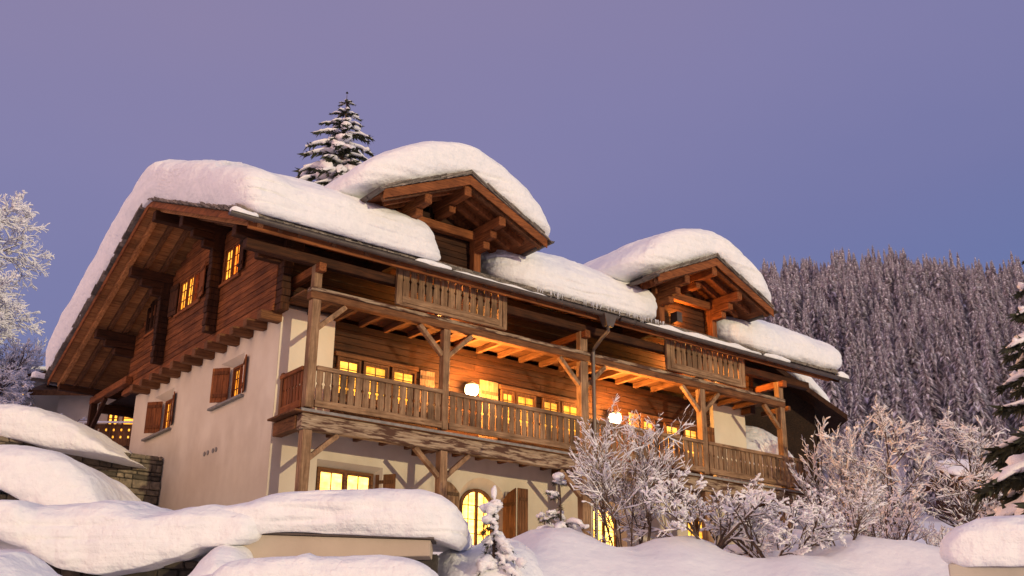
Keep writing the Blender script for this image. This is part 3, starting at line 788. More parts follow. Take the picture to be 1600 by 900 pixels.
SIDE2 = Fr('gable', 18.32); railing(SIDE2, .14, 1.36, 0.0, 0, 'grey_', pw=.2, dirax='y')
# upper balcony fronts, set proud of the beam
UP = Fr('front', -.06)
for a, b in ((2.32, 5.80), (11.86, 15.38)):
    o = railing(UP, a + .17, b - .3, 3.0, 0, 'grey_', cap=False, hgt=1.14, pw=.24)
    for u, wd in ((a, .16), (b - .29, .13), (b - .14, .14)):
        mb = MB(); UP.box(mb, u, u + wd, -.05, .05, 3.03, 4.02 if u > a + 1 else 4.05); mb.build('panel_post', M['grey_z'], o, bevel=.008)
    mb = MB(); UP.box(mb, a + .1, b - .12, -.03, .055, 3.02, 3.095); mb.build('base_rail', M['grey_x'], o, bevel=.01)

# --- first floor windows and shutters on the log wall
def fwin(u0, u1, z0=.85, z1=1.88, leaves=1, rows=4): window(FLOG, rect(u0, u1, z0, z1), -.045, 'pane', leaves, rows, .055, 'mid_z', proud=.0)
for u0, u1 in ((1.66, 2.24), (2.42, 3.08), (3.27, 3.92), (6.86, 7.24), (7.38, 8.0), (8.34, 8.9), (9.06, 9.66), (12.3, 12.76), (13.3, 13.86), (14.14, 14.72)):
    fwin(u0 - .05, u1 + .05)
for a, b in ((1.55, 4.05), (6.75, 9.75), (12.2, 14.8)):
    mb = MB(); FLOG.box(mb, a, b, .0, .10, 1.90, 2.02); mb.build('lintel', M['mid_x'], CH, bevel=.008)
    mb = MB(); FLOG.box(mb, a, b, .0, .12, .74, .83); mb.build('sill', M['mid_x'], CH, bevel=.008)
leaf('shutter', FLOG, 4.12, .03, 4, .44, .84, 1.97, 'grey_z'); leaf('shutter', FLOG, 15.0, .05, 12, .45, .84, 2.0, 'mid_z')
leaf('shutter', FLOG, 6.08, .03, 2, .62, .1, 2.05, 'grey_z')
leaf('shutter', FLOG, 12.15, .03, 4, .44, .84, 1.97, 'grey_z', dirn=-1)

# --- wall lamps
def wall_lamp(x, z, y=1.42, watts=1300, r=.19, parent=CH):
    mb = MB(); mb.box(x - .06, x + .06, y - .03, y + .012, z - .1, z + .12); mb.tube([(x, y - .03, z + .06), (x, y - .12, z + .1), (x, y - .2, z + .2)], [.014] * 3, 6)
    mb.tube([(x, y - .2, z + .24), (x, y - .2, z + r * .62)], [.03, r * 1.02], 14)
    o = mb.build('wall_lamp', M['metal'], parent)
    g = MB(); g.blob((x, y - .2, z), r, r, r, n=16, m=12, amp=0); g.build('bulb', M['lamp'], o, smooth=True)
    l = bpy.data.lights.new('lamp_light', 'POINT'); l.energy = watts; l.color = (1, .44, .10); l.shadow_soft_size = r + .02
    lo = bpy.data.objects.new('lamp_light', l); C.objects.link(lo); lo.location = (x, y - .42, z + .02)
wall_lamp(5.62, 1.62); wall_lamp(10.9, 1.62)
wall_lamp(4.5, 3.6, 1.26, 330, .05); wall_lamp(13.75, 3.6, 1.26, 420, .05); wall_lamp(15.5, 3.6, 1.26, 260, .05)

# --- dormers: the roof is the part; walls, purlins, rafters, gutters hang under it
def dormer(dx, lamp):
    xc, yf, zr, hw, sl_ = 3.52 + dx, -1.48, 6.40, 2.52, .445
    def dz(x): return zr - sl_ * abs(x - xc)
    yb = 6.2
    mb = MB()
    for sg in (-1, 1):
        x1 = xc + sg * hw
        mb.hexa([(xc, yf, zr - .07), (x1, yf, dz(x1) - .07), (x1, yb, dz(x1) - .07), (xc, yb, zr - .07), (xc, yf, zr), (x1, yf, dz(x1)), (x1, yb, dz(x1)), (xc, yb, zr)])
    o = mb.build('dormer', M['red_y'], CH)
    mb = MB()   # shingle edge
    for sg in (-1, 1):
        n = 10
        for k in range(n):
            for L in range(3):
                a = hw + .06 - (hw + .06) * k / n - L * .08; b = max(0, a - .36); xa, xb = xc + sg * a, xc + sg * b
                y0 = yf - .08 + rnd(-.03, .03); za, zb = dz(xa) + .005 + L * .04, dz(xb) + .005 + L * .04
                mb.hexa([(xa, y0, za), (xb, y0, zb + .03), (xb, yf + .7, zb + .03), (xa, yf + .7, za), (xa, y0, za + .036), (xb, y0, zb + .066), (xb, yf + .7, zb + .066), (xa, yf + .7, za + .036)])
    for sg in (-1, 1):   # eave rows running back
        y = yf
        while y < 3:
            wd = rnd(.12, .2); xa = xc + sg * (hw + .07 + rnd(-.02, .02)); xb = xc + sg * (hw - .5)
            for L in range(2): mb.hexa([(xa, y, dz(xa) + .005 + L * .03), (xb, y, dz(xb) + .005 + L * .03), (xb, y + wd - .006, dz(xb) + .005 + L * .03), (xa, y + wd - .006, dz(xa) + .005 + L * .03), (xa, y, dz(xa) + .033 + L * .03), (xb, y, dz(xb) + .033 + L * .03), (xb, y + wd - .006, dz(xb) + .033 + L * .03), (xa, y + wd - .006, dz(xa) + .033 + L * .03)])
            y += wd
    mb.build('shingle_edge', M['shingle'], o)
    for sg in (-1, 1):
        x1 = xc + sg * (hw + .02)
        mb = MB(); mb.hexa([(xc, yf - .04, zr - .26), (x1, yf - .04, dz(x1) - .24), (x1, yf, dz(x1) - .24), (xc, yf, zr - .26), (xc, yf - .04, zr + .0), (x1, yf - .04, dz(x1) + .0), (x1, yf, dz(x1) + .0), (xc, yf, zr + .0)])
        mb.build('barge_board', M['red_x'], o, bevel=.006)
        for yy, ext in ((yf + .16, .05), (yf + .62, .35), (yf + 1.1, .4), (.2, .4)):
            x2 = xc + sg * (hw - ext)
            mb = MB(); mb.beam((xc, yy, zr - .165), (x2, yy, dz(x2) - .165), .13, .19, seg=2, jit=.004); mb.build('rafter', M['mid_d' if yy < yf + .3 else 'red_d'], o, bevel=.01)
        mb = MB(); xp = xc + sg * 1.16; zp = dz(xp) - .40
        mb.beam((xp, -.1, zp), (xp, yf + .12, zp), .22, .26, seg=2, jit=.005); mb.build('purlin', M['red_y'], o, bevel=.016)
        for k, L in enumerate((.72, .42)):
            mb = MB(); zc = zp - .24 - k * .215; mb.box(xp - .105, xp + .105, -.25 - L, 0, zc - .1, zc + .105); mb.build('corbel', M['red_y'], o, bevel=.018)
        mb = MB(); mb.box(xp - .11, xp + .11, -.26, -.04, 4.05, zp - .14); mb.build('corner_post', M['red_z'], o, bevel=.014)
        gutter('gutter', (xc + sg * (hw + .12), yf - .12, dz(xc + hw) - .05), (xc + sg * (hw + .12), 1.6, dz(xc + hw) - .05), .075, o)
        # cheek wall
        mb = MB(); z = 4.1
        while z < zp + .1:
            mb.box(xp - .08, xp + .08, -.03, 3.0, z + .004, z + .176); z += .18
        mb.build('cheek_wall', M['dark_y'], o, bevel=.008)
    mb = MB(); mb.beam((xc, .2, zr - .40), (xc, yf + .06, zr - .40), .22, .28, seg=2, jit=.005); mb.build('purlin', M['red_y'], o, bevel=.016)
    mb = MB(); mb.box(xc - .1, xc + .1, yf + .75, 0, zr - .76, zr - .56); mb.build('corbel', M['red_y'], o, bevel=.016)
    mb = MB(); mb.beam((xc - 1.4, -.16, 5.40), (xc + 1.4, -.16, 5.40), .2, .24, seg=2, jit=.005); mb.build('tie_beam', M['red_x'], o, bevel=.014)
    mb = MB(); z = 4.05; k = 0      # log front wall, set back
    while z < zr - .3:
        h = min(1.06, (zr - .28 - z - .18) / sl_)
        if h < .15: break
        mb.box(xc - h, xc + h, .06 + rnd(-.006, .006), .2, z + .005, z + .175); z += .18
    mb.build('front_wall', M['dark_x'], o, bevel=.008)
    return xc, yf, zr, hw, dz, o
D1 = dormer(0, False); D2 = dormer(9.22, True)
l = bpy.data.lights.new('lamp_light', 'POINT'); l.energy = 90; l.color = (1, .38, .06); l.shadow_soft_size = .08
lo = bpy.data.objects.new('lamp_light', l); C.objects.link(lo); lo.location = (12.42, -.12, 4.8)
mb = MB(); mb.box(12.3, 12.4, -.02, .06, 4.66, 4.84); mb.box(12.22, 12.24, -.24, .02, 4.58, 4.9); mb.box(12.22, 12.44, -.26, -.24, 4.58, 4.9); o_ = mb.build('wall_lamp', M['metal'], D2[5]); mb = MB(); mb.blob((12.36, -.1, 4.74), .05, .05, .06, n=10, m=8, amp=0); mb.build('bulb', M['lamp'], D2[5])

# ------------------------------------------------------------------ roof snow
def main_piece(x0, x1, y0, y1, T, lean=0.0):
    def fn(x, y, t):
        X = (x0 + x1) / 2 + x * (x1 - x0) / 2; Y = (y0 + y1) / 2 + y * (y1 - y0) / 2
        X += lean * (1 - t) * max(0, x)
        return V((X, Y, roofz(Y) + .05 + T * t))
    return fn
# left end: both slopes over the gable, one continuous blanket
def left_blanket(x, y, t):
    X = .52 + x * 2.53; Y = 7.2 + y * 8.05
    T = 1.42 + .12 * sstep(7, 9, Y)
    X -= max(0, -x) * .30 * sin(pi * min(1, .15 + t * .8))
    rz = roofz(Y) if abs(Y - RY) > 1 else roofz(RY) - .21 * (1 + ((Y - RY)) ** 2) + .03
    if Y < 1.5: T = 1.30
    X += max(0, x) * .55 * (1 - t) * (1 - sstep(-1, 1.2, Y))
    return V((X, Y, rz + .05 + T * t))
snow_mass('roof_snow', 'thick snow blanket over the gable end of the chalet roof, left of the first dormer', left_blanket, 64, 14, 5.0, .09, .05, 1)
snow_mass('roof_snow', 'sagging snow block on the chalet roof between the two dormers', main_piece(5.3, 11.55, -.68, 4.2, 1.22, .1), 52, 5, 3.2, .12, .06, 2)
snow_mass('roof_snow', 'snow block on the right end of the chalet roof, beyond the second dormer', main_piece(14.2, 20.75, -.66, 4.2, 1.2, -.2), 48, 5, 3.0, .11, .05, 3)
snow_mass('roof_snow', 'snow lying on the rear slope of the chalet roof behind the dormers', lambda x, y, t: V((11.6 + x * 8.2, 10.8 + y * 4.1, roofz(10.8 + y * 4.1) + .05 + 1.0 * t)), 32, 7, 3.4, .1, .03, 4)
def dorm_snow(D):
    xc, yf, zr, hw, dz, _o = D
    def fn(x, y, t):
        X = xc + x * (hw + .02 + .75 * sin(min(1, t * 1.15) * pi) ** .8 * (abs(x) > .3) * (abs(x) - .3) / .7); Y = 2.55 + y * 4.15
        T = 1.36 + .26 * (1 - x * x); a = X - xc
        rz = zr - .445 * sqrt(a * a + 1.1 * t + .02) + .12
        return V((X, Y, rz + T * t))
    return fn
snow_mass('roof_snow', 'tall snow cap bulging over the nearer dormer of the chalet', dorm_snow(D1), 60, 7, 3.3, .07, .06, 5)
snow_mass('roof_snow', 'tall snow cap bulging over the farther dormer of the chalet', dorm_snow(D2), 60, 7, 3.3, .07, .06, 6)
# snow left in the gutters
def gutter_snow(x0, x1, h, w_, lab, seed, y=-.66, z=4.0):
    def fn(x, yy, t):
        X = (x0 + x1) / 2 + x * (x1 - x0) / 2; hh = h * (.55 + .6 * noise.noise(V((X * 1.7, seed, 0))) + .3)
        return V((X, y + .04 + yy * w_, z + hh * t))
    snow_mass('gutter_snow', lab, fn, 20, 3, 2.4, .03, 0, seed, None, 'snow', k0=.3, freq=2)
gutter_snow(-2.42, -1.75, .27, .13, 'small white snow clod on the left end of the front gutter', 11)
gutter_snow(2.45, 3.6, .20, .16, 'low snow heap in the gutter below the nearer dormer', 12)
gutter_snow(3.6, 6.9, .11, .10, 'thin snow strip along the gutter above the nearer upper balcony', 13)
gutter_snow(10.45, 15.6, .17, .12, 'long uneven snow strip along the gutter above the farther upper balcony', 14)
gutter_snow(15.7, 17.0, .2, .13, 'short snow clod in the gutter right of the farther upper balcony', 15)
gutter_snow(19.5, 20.1, .22, .12, 'snow clod on the right tip of the front gutter', 16)
gutter_snow(-2.5, -1.9, .3, .16, 'snow clod on the rear gutter end at the far left eave', 17, ER + .1, 3.5)
for k in range(70):
    x = rnd(6.4, 11.3); L = rnd(.06, .30) * rnd(.5, 1.3); y = -.66 + rnd(-.02, .05); mb = MB()
    mb.tube([(x, y, 4.25), (x + rnd(-.01, .01), y, 4.25 - L * .5), (x + rnd(-.01, .01), y, 4.25 - L)], [.02, .013, .003], 5)
    mb.build('icicle', M['ice'], CH)

# ------------------------------------------------------------------ retaining walls and banks
def stone_wall(name, label, a, b, z0, z1, th=.45, h=.2, seed=0, mat='stone'):
    random.seed(seed); a = V(a); b = V(b); d = (b - a); L = d.length; d.normalize(); nrm = V((d.y, -d.x, 0))
    t = thing(name, label, 'wall', (a + b) / 2 + V((0, 0, z0)))
    mb = MB(); z = z0
    while z < z1 - .03:
        hh = min(rnd(.10, h * 1.3), z1 - z); u = rnd(-.3, 0)
        while u < L:
            wd = rnd(.16, .62); u0, u1 = max(0, u) + .008, min(L, u + wd) - .008
            if u1 - u0 > .04:
                n1 = rnd(.0, .06); j = lambda: rnd(-.02, .02)
                f = lambda uu, nn, zz: a + d * uu + nrm * nn + V((0, 0, zz))
                mb.hexa([f(u0, -th, z + .006), f(u1, -th, z + .006), f(u1 + j(), n1, z + .01 + j() * .4), f(u0 + j(), n1, z + .01 + j() * .4), f(u0, -th, z + hh - .008), f(u1, -th, z + hh - .008), f(u1 + j(), n1 + j(), z + hh - .012), f(u0 + j(), n1 + j(), z + hh - .012)])
            u += wd
        z += hh
    mb.build('stones', M[mat], t, bevel=.02)
    mb = MB(); f = lambda uu, nn, zz: a + d * uu + nrm * nn + V((0, 0, zz))
    mb.hexa([f(0, -th + .02, z0), f(L, -th + .02, z0), f(L, -.03, z0), f(0, -.03, z0), f(0, -th + .02, z1 - .04), f(L, -th + .02, z1 - .04), f(L, -.03, z1 - .04), f(0, -.03, z1 - .04)])
    mb.build('mortar_core', M['mortar'], t); random.seed(seed + 99); return t
stone_wall('stone_wall', 'rough stone retaining wall meeting the white gable wall at its left', (-13, 8.45, 0), (-.08, 8.45, 0), -2.6, .17, seed=3)
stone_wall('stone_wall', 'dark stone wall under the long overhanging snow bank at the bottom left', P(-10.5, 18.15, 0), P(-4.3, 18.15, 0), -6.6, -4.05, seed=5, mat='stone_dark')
bank('snow_bank', 'pillowy snow bank on the stone retaining wall at the far left', -17.5, -10.3, 28.2, 33.5,
     [(-17, 1.2), (-13.8, 1.27), (-12.74, 1.15), (-12.19, .97), (-11.64, .74), (-11.06, .28), (-10.58, -.05), (-10.2, -.2)], [(-17, .15), (-13.6, .15), (-12.0, -.15), (-10.4, -.32)], N=44, p=8, q=3.6, amp=.10, seed=21, freq=.6)
bank('snow_bank', 'rounded snow bank below the stone retaining wall at the left edge', -14.5, -8.1, 22.6, 27.0,
     [(-14, -1.05), (-10.97, -1.04), (-10.42, -1.06), (-9.93, -1.14), (-9.41, -1.38), (-8.96, -1.69), (-8.56, -2.10), (-8.2, -2.6)], [(-14, -2.1), (-10.8, -2.15), (-9.9, -2.5), (-9, -3.1), (-8, -3.6)], N=44, p=8, q=3.4, amp=.10, seed=22, freq=.6)
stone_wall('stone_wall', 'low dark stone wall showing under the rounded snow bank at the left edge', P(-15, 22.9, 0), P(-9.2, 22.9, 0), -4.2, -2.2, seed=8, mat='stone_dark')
bank('snow_bank', 'long overhanging snow bank along the bottom left of the photo', -10.4, -4.0, 17.35, 21.6,
     [(-10.4, -3.5), (-8.9, -3.3), (-8.4, -3.17), (-8.18, -2.96), (-7.91, -2.97), (-7.7, -3.10), (-7.27, -3.04), (-6.65, -2.87), (-6.22, -2.93), (-5.68, -3.08), (-5.26, -2.98), (-4.85, -2.93), (-4.36, -3.01), (-3.7, -3.2)],
     [(-10, -3.7), (-8.3, -3.78), (-7.83, -3.92), (-7.0, -4.27), (-6.47, -4.36), (-5.96, -4.28), (-5.26, -4.08), (-4.86, -3.9), (-4.2, -3.85)], slope=.04, N=64, p=16, q=3.6, amp=.10, lay=.035, seed=23, freq=.7)
bank('snow_bank', 'smooth high snow bank resting on the cream parapet wall', -5.5, -.72, 17.5, 21.4,
     [(-5.5, -3.35), (-5.0, -3.2), (-4.6, -3.12), (-4.31, -3.06), (-3.90, -2.93), (-2.95, -2.83), (-2.10, -2.79), (-1.46, -2.80), (-1.14, -2.86), (-.87, -2.95), (-.7, -3.05)],
     [(-5.5, -4.1), (-4.6, -3.74), (-3.63, -3.66), (-2.68, -3.68), (-1.30, -3.72), (-.8, -3.85)], slope=.0, N=56, p=7, q=3.4, amp=.07, lay=.06, seed=24, freq=.7)
# cream parapet with dark recess under it
t = thing('parapet_wall', 'long low cream parapet wall below the smooth snow bank, dark slot under it', 'wall', P(-2.8, 17.8, -5.0))
mb = MB(); q = lambda s, d, z: P(s, d, z)
mb.hexa([q(-4.6, 17.75, -4.07), q(-1.28, 17.75, -3.99), q(-1.28, 18.4, -3.99), q(-4.6, 18.4, -4.07), q(-4.45, 17.75, -3.66), q(-1.28, 17.75, -3.735), q(-1.28, 18.4, -3.735), q(-4.45, 18.4, -3.66)]); mb.build('fascia', M['fascia'], t, bevel=.012)
mb = MB(); mb.hexa([q(-4.6, 17.68, -3.655), q(-1.22, 17.68, -3.73), q(-1.22, 18.4, -3.73), q(-4.6, 18.4, -3.655), q(-4.6, 17.68, -3.63), q(-1.22, 17.68, -3.70), q(-1.22, 18.4, -3.70), q(-4.6, 18.4, -3.63)]); mb.build('drip_cap', M['metal'], t)
mb = MB(); mb.hexa([q(-4.7, 18.3, -6.6), q(-1.2, 18.3, -6.6), q(-1.2, 18.6, -6.6), q(-4.7, 18.6, -6.6), q(-4.7, 18.3, -4.0), q(-1.2, 18.3, -3.9), q(-1.2, 18.6, -3.9), q(-4.7, 18.6, -4.0)]); mb.build('recess_wall', M['mortar'], t)
bank('snow_bank', 'flat lilac snow sheet in front of the cream parapet wall', -4.3, -.98, 15.2, 17.1, [(-4.3, -4.42), (-3.91, -4.27), (-3.0, -4.23), (-2.85, -4.19), (-2.7, -4.25), (-1.11, -4.2), (-1, -4.25)], [(-5, -5.6), (0, -5.6)], N=36, p=8, q=5, amp=.04, lay=.02, seed=25)
bank('snow_bank', 'narrow snow chute spilling down left of the cream parapet wall', -5.0, -3.98, 16.5, 18.4, [(-4.9, -3.75), (-4.5, -3.55), (-4.02, -3.6)], [(-5, -5.4), (-4, -5.4)], slope=.32, N=30, p=4, q=3, amp=.08, lay=.02, seed=26)
bank('snow_bank', 'low snow heap in the bottom left corner', -8.6, -5.7, 13.6, 16.4, [(-8.5, -4.0), (-6.9, -4.14), (-6.6, -4.15), (-6.37, -4.32), (-5.78, -4.56)], [(-9, -5.8), (-5, -5.8)], slope=.1, N=36, p=5, q=2.6, amp=.08, lay=.03, seed=27)
bank('snow_bank', 'rounded snow shoulder between the smooth bank and the small snowy fir', -1.5, .9, 18.2, 23.2, [(-1.4, -3.05), (-1.0, -3.1), (-.75, -3.2), (-.4, -3.05), (.1, -3.05), (.6, -3.3), (.9, -3.5)], [(-2, -5.4), (1, -5.4)], slope=.12, N=40, p=3, q=2.6, amp=.12, lay=.03, seed=28)
# gate pillar at the bottom right
t = thing('gate_pillar', 'pale rendered wall end at the bottom right corner under a deep snow cap', 'wall', P(6.6, 14.6, -6.8))
mb = MB(); mb.hexa([q(5.52, 14.0, -6.8), q(7.9, 14.0, -6.8), q(8.5, 15.2, -6.8), q(6.0, 15.2, -6.8), q(5.52, 14.0, -4.44), q(7.9, 14.0, -4.44), q(8.5, 15.2, -4.44), q(6.0, 15.2, -4.44)]); mb.build('wall_body', M['plaster2'], t, bevel=.015)
bank('snow_bank', 'deep square snow cap on the pale wall end at the bottom right', 5.42, 8.0, 13.85, 15.4, [(5.4, -3.9), (5.67, -3.82), (6, -3.77), (7.9, -3.75)], [(5, -4.49), (8, -4.49)], ray=True, N=40, p=6, q=3.0, amp=.07, lay=.035, seed=29, freq=1.1)

# ------------------------------------------------------------------ snowy shrubs and trees
def grow(mbB, mbS, p, d, L, r, depth, sn=1.0, spread=.7, upb=.12, kids=(3, 5), segs=5, droop=0.0, dens=1.0):
    pts = [V(p)]; rad = [r]; d = V(d).normalized(); st = L / segs
    for i in range(segs):
        d = (d + V((rnd(-1, 1), rnd(-1, 1), rnd(-1, 1))) * .16 + V((0, 0, upb - droop * (i / segs)))).normalized()
        pts.append(pts[-1] + d * st); rad.append(r * (1 - .75 * (i + 1) / segs) + .002)
    mbB.tube(pts, rad, 5 if r > .03 else 4, cap=False)
    # snow riding on the upper side, thicker where the branch lies flat
    sp, sr = [], []
    for i, (a, rr) in enumerate(zip(pts, rad)):
        dd = (pts[min(i + 1, segs)] - pts[max(i - 1, 0)]).normalized(); flat = sqrt(max(0, 1 - dd.z * dd.z))
        g = .75 + 1.1 * noise.noise(a * 4.3)
        w_ = sn * (.004 + .030 * flat ** 1.6 + .4 * rr * flat) * max(.1, g) * (.75 if i == 0 else 1 if i < segs else .6)
        w_ = max(.0025, w_); sp.append(a + V((0, 0, rr * .7 + w_ * .45))); sr.append(w_)
    mbS.tube(sp, sr, 5, sq=.85, cap=True)
    if depth <= 0: return
    nk = max(1, int(random.randint(*kids) * dens))
    for k in range(nk):
        t = (k + rnd(.3, 1)) / nk * .85 + .13; i = min(segs - 1, int(t * segs)); a = pts[i].lerp(pts[i + 1], t * segs - i)
        dd = (pts[i + 1] - pts[i]).normalized()
        side = dd.cross(V((rnd(-1, 1), rnd(-1, 1), rnd(-.6, .6)))).normalized()
        nd = (dd * rnd(.5, 1) + side * spread * rnd(.7, 1.3) + V((0, 0, .08))).normalized()
        grow(mbB, mbS, a, nd, L * rnd(.35, .62) * (1.15 - .55 * t), rad[i] * .6, depth - 1, sn, spread, upb, (max(2, kids[0] - 2), max(3, kids[1] - 2)), max(3, segs - 1), droop, dens)
    if random.random() < (.55 if depth <= 1 else .8):
        a = pts[random.randint(1, segs)]; b = rnd(.02, .055) * sn; mbS.blob(a + V((0, 0, b * .5)), b * rnd(.9, 1.7), b * rnd(.9, 1.7), b * .8, rnd(0, 99), 6, 5, .6)
def shrub(name, label, cat, base, stems, seed, group=None, trunk=None, **kw):
    random.seed(seed); o = thing(name, label, cat, base, group, world=False); B, S = MB(), MB()
    for (dx, dy, d, L, r, dep) in stems: grow(B, S, (dx, dy, 0), d, L, r, dep, **kw)
    B.build('branches', M['bark'], o, smooth=True); S.build('snow_load', M['twigsnow'], o, smooth=True); return o
def fan(n, L, r, dep, tilt, base=.25):
    out = []
    for k in range(n):
        a = 2 * pi * k / n + rnd(-.4, .4); t = tilt * rnd(.4, 1.2)
        out.append((cos(a) * base * rnd(.3, 1), sin(a) * base * rnd(.3, 1), (cos(a) * t, sin(a) * t, 1), L * rnd(.75, 1.1), r * rnd(.8, 1.2), dep))
    return out
def gp(s, d, dz=-.15): return P(s, d, gz(s, d) + dz)
random.seed(40)
shrub('snowy_shrub', 'tall thin-stemmed snowy shrub in front of the middle of the balcony', 'shrub', gp(2.5, 22.6), fan(8, 2.6, .024, 3, .17, .5), 41, sn=.52, spread=.6, upb=.07, kids=(7, 9), segs=7)
shrub('snowy_shrub', 'snow-laden shrub with arching limbs below the right half of the balcony', 'shrub', gp(4.0, 22.0), fan(7, 1.7, .034, 3, 1.2, .3), 42, sn=.72, spread=.6, upb=.0, kids=(7, 8), segs=7)
shrub('snowy_shrub', 'wide snowy shrub with long leaning limbs under the right balcony corner', 'shrub', gp(5.2, 21.8), fan(8, 1.8, .036, 3, 1.6, .3), 43, sn=.72, spread=.6, upb=-.01, kids=(7, 8), segs=7)
shrub('snowy_shrub', 'low brushy snowy shrub right of the balcony corner, near the road bank', 'shrub', gp(6.5, 21.6), fan(10, 1.1, .018, 3, .9, .3), 44, sn=.55, spread=.6, upb=.02, kids=(5, 6))
shrub('snowy_shrub', 'small twiggy snowy shrub at the foot of the bank beneath the lit arched doorway', 'shrub', gp(1.9, 23.6), fan(4, .7, .012, 2, .4, .2), 45, sn=.5, kids=(3, 5))
shrub('snowy_tree', 'upright snowy tree close to the right end of the balcony, pinkish snow', 'tree', gp(9.9, 30.5), fan(6, 2.1, .04, 3, .34, .4), 46, sn=.75, spread=.6, kids=(6, 8), segs=7)
shrub('snowy_tree', 'slender snowy birch-like tree in the gap right of the neighbouring roof', 'tree', gp(11.9, 33.5), [(0, 0, (.05, 0, 1), 4.5, .07, 3), (.1, 0, (-.1, .1, 1), 2.2, .05, 2)], 47, sn=.72, spread=.8, upb=.03, kids=(11, 13), segs=9)
shrub('snowy_tree', 'forked snowy tree with bare dark trunk left of the big spruce', 'tree', gp(13.9, 33.5), [(0, 0, (.0, 0, 1), 4.2, .08, 3), (.05, 0, (.5, -.3, 1), 2.4, .055, 2)], 48, sn=.75, spread=.9, upb=.03, kids=(11, 13), segs=9)
shrub('snowy_shrub', 'dense rounded snowy shrub in the middle of the right hand garden', 'shrub', gp(11.2, 28.6), fan(8, 1.1, .025, 3, .9, .6), 49, sn=.75, spread=.7, kids=(6, 8))
shrub('snowy_shrub', 'dense snowy shrub just left of the deep square snow cap', 'shrub', gp(11.0, 23.6), fan(9, .95, .02, 3, .7, .5), 50, sn=.75, spread=.7, kids=(5, 7))
shrub('snowy_shrub', 'snowy shrub with pink-lit top below the neighbouring roof', 'shrub', gp(9.2, 27.4), fan(8, 1.5, .028, 3, .7, .5), 51, sn=.75, spread=.7, kids=(6, 8))
shrub('snowy_tree', 'frosted many-stemmed tree directly in front of the dark neighbouring wall right of the balcony', 'tree', gp(10.5, 34.0), fan(7, 3.7, .05, 3, .34, .5), 57, sn=.9, spread=.6, kids=(7, 9), segs=7)
shrub('snowy_shrub', 'broad low snowy thicket in front of the big spruce', 'shrub', gp(14.2, 29.0), fan(9, 1.2, .028, 3, .9, .8), 52, sn=.75, spread=.7, kids=(6, 7))
shrub('snowy_tree', 'big rime-covered tree at the left edge beside the chalet roof', 'tree', P(-24.6, 42, 0), [(0, 0, (.0, 0, 1), 12.0, .2, 4), (.2, .1, (.2, -.1, 1), 8.6, .13, 4), (-.2, 0, (-.2, -.1, 1), 9, .13, 3)], 53, sn=1.05, spread=.72, upb=.02, kids=(15, 17), segs=10, droop=.1)
shrub('snowy_tree', 'bushy frosted tree at the left edge, low beside the lit arched window', 'tree', P(-20.9, 41, 3.6), fan(9, 3.1, .06, 3, .75, .6), 58, sn=1.0, spread=.75, kids=(9, 11), segs=7)
shrub('snowy_shrub', 'snow-covered thin arching branches behind the rear gallery post', 'shrub', P(-16.6, 38.5, 2.0), fan(5, 1.3, .025, 3, 1.2, .3), 54, sn=.8, spread=.7, upb=-.02, kids=(3, 4))

def spruce(name, label, base, h, R, seed, tiers=16, n=8, frm=0.06, group=None, snow=1.0, nd=26, droop=.5):
    random.seed(seed); o = thing(name, label, 'tree', base, group, world=False)
    T, B, S = MB(), MB(), MB()
    T.tube([(0, 0, 0), (0, 0, h * .5), (0, 0, h)], [h * .016, h * .010, .012], 8)
    for k in range(tiers):
        f = frm + (1 - frm) * k / (tiers - 1); z0 = h * f; r = R * (1 - f) ** .8 + .05
        m = max(4, int(n * (1 - .45 * f)))
        for j in range(m):
            a = 2 * pi * (j + rnd(-.35, .35)) / m + k * 1.7; L = r * rnd(.72, 1.15); dr = droop * rnd(.7, 1.3) * (1 - .55 * f)
            ca, sa = cos(a), sin(a); pts, sp, rb, rs = [], [], [], []
            for i in range(6):
                t = i / 5; rr = L * t; z = z0 + rnd(-.03, .03) + L * (.18 * t - dr * t * t)
                pts.append(V((ca * rr, sa * rr, z))); rb.append(.018 * (1 - t) * h / 8 + .006)
                w_ = snow * L * (.03 + .15 * sin(pi * min(1, t * .75 + .22)) * (.7 + .5 * rnd(0, 1)))
                rs.append(max(.012, w_ * .75 * rnd(.55, 1.3))); sp.append(pts[-1] + V((0, 0, w_ * .22)))
            T.tube(pts, rb, 4, cap=False)
            S.tube(sp[1:], rs[1:], 7, sq=.34)
            if random.random() < .7:
                i = random.randint(2, 5); S.blob(sp[i], rs[i] * 1.15, rs[i] * 1.15, rs[i] * .7, rnd(0, 50), 7, 5, .9)
            for q_ in range(3):
                i = random.randint(1, 5); S.blob(sp[i] + V((rnd(-1, 1), rnd(-1, 1), 0)) * rs[i] * .8, rs[i] * rnd(.3, .7), rs[i] * rnd(.3, .7), rs[i] * rnd(.25, .5), rnd(0, 50), 6, 4, .8)
            for q_ in range(nd):   # needle sprays hanging round the bough
                t = rnd(.15, 1.0); i = min(4, int(t * 5)); c = pts[i].lerp(pts[i + 1], t * 5 - i)
                sdv = V((-sa, ca, 0)) * rnd(-1, 1) + V((ca, sa, 0)) * rnd(.1, .9) + V((0, 0, rnd(-.9, .15)))
                sdv.normalize(); ln = L * rnd(.09, .22) + .05; wv = sdv.cross(V((rnd(-1, 1), rnd(-1, 1), rnd(-1, 1)))).normalized() * ln * .22
                c2 = c + V((0, 0, -.01)); B.add([c2 - wv, c2 + wv, c2 + sdv * ln], [(0, 1, 2)])
    T.build('trunk', M['bark'], o); B.build('needles', M['needle'], o); S.build('snow_load', M['twigsnow'], o, smooth=True); return o
spruce('spruce_tree', 'dark conifer standing behind the chalet roof, snowy tip against the sky', P(-10.5, 60, 10.5), 18.6, 6.8, 61, tiers=24, n=12, snow=1.5, nd=60, droop=.62)
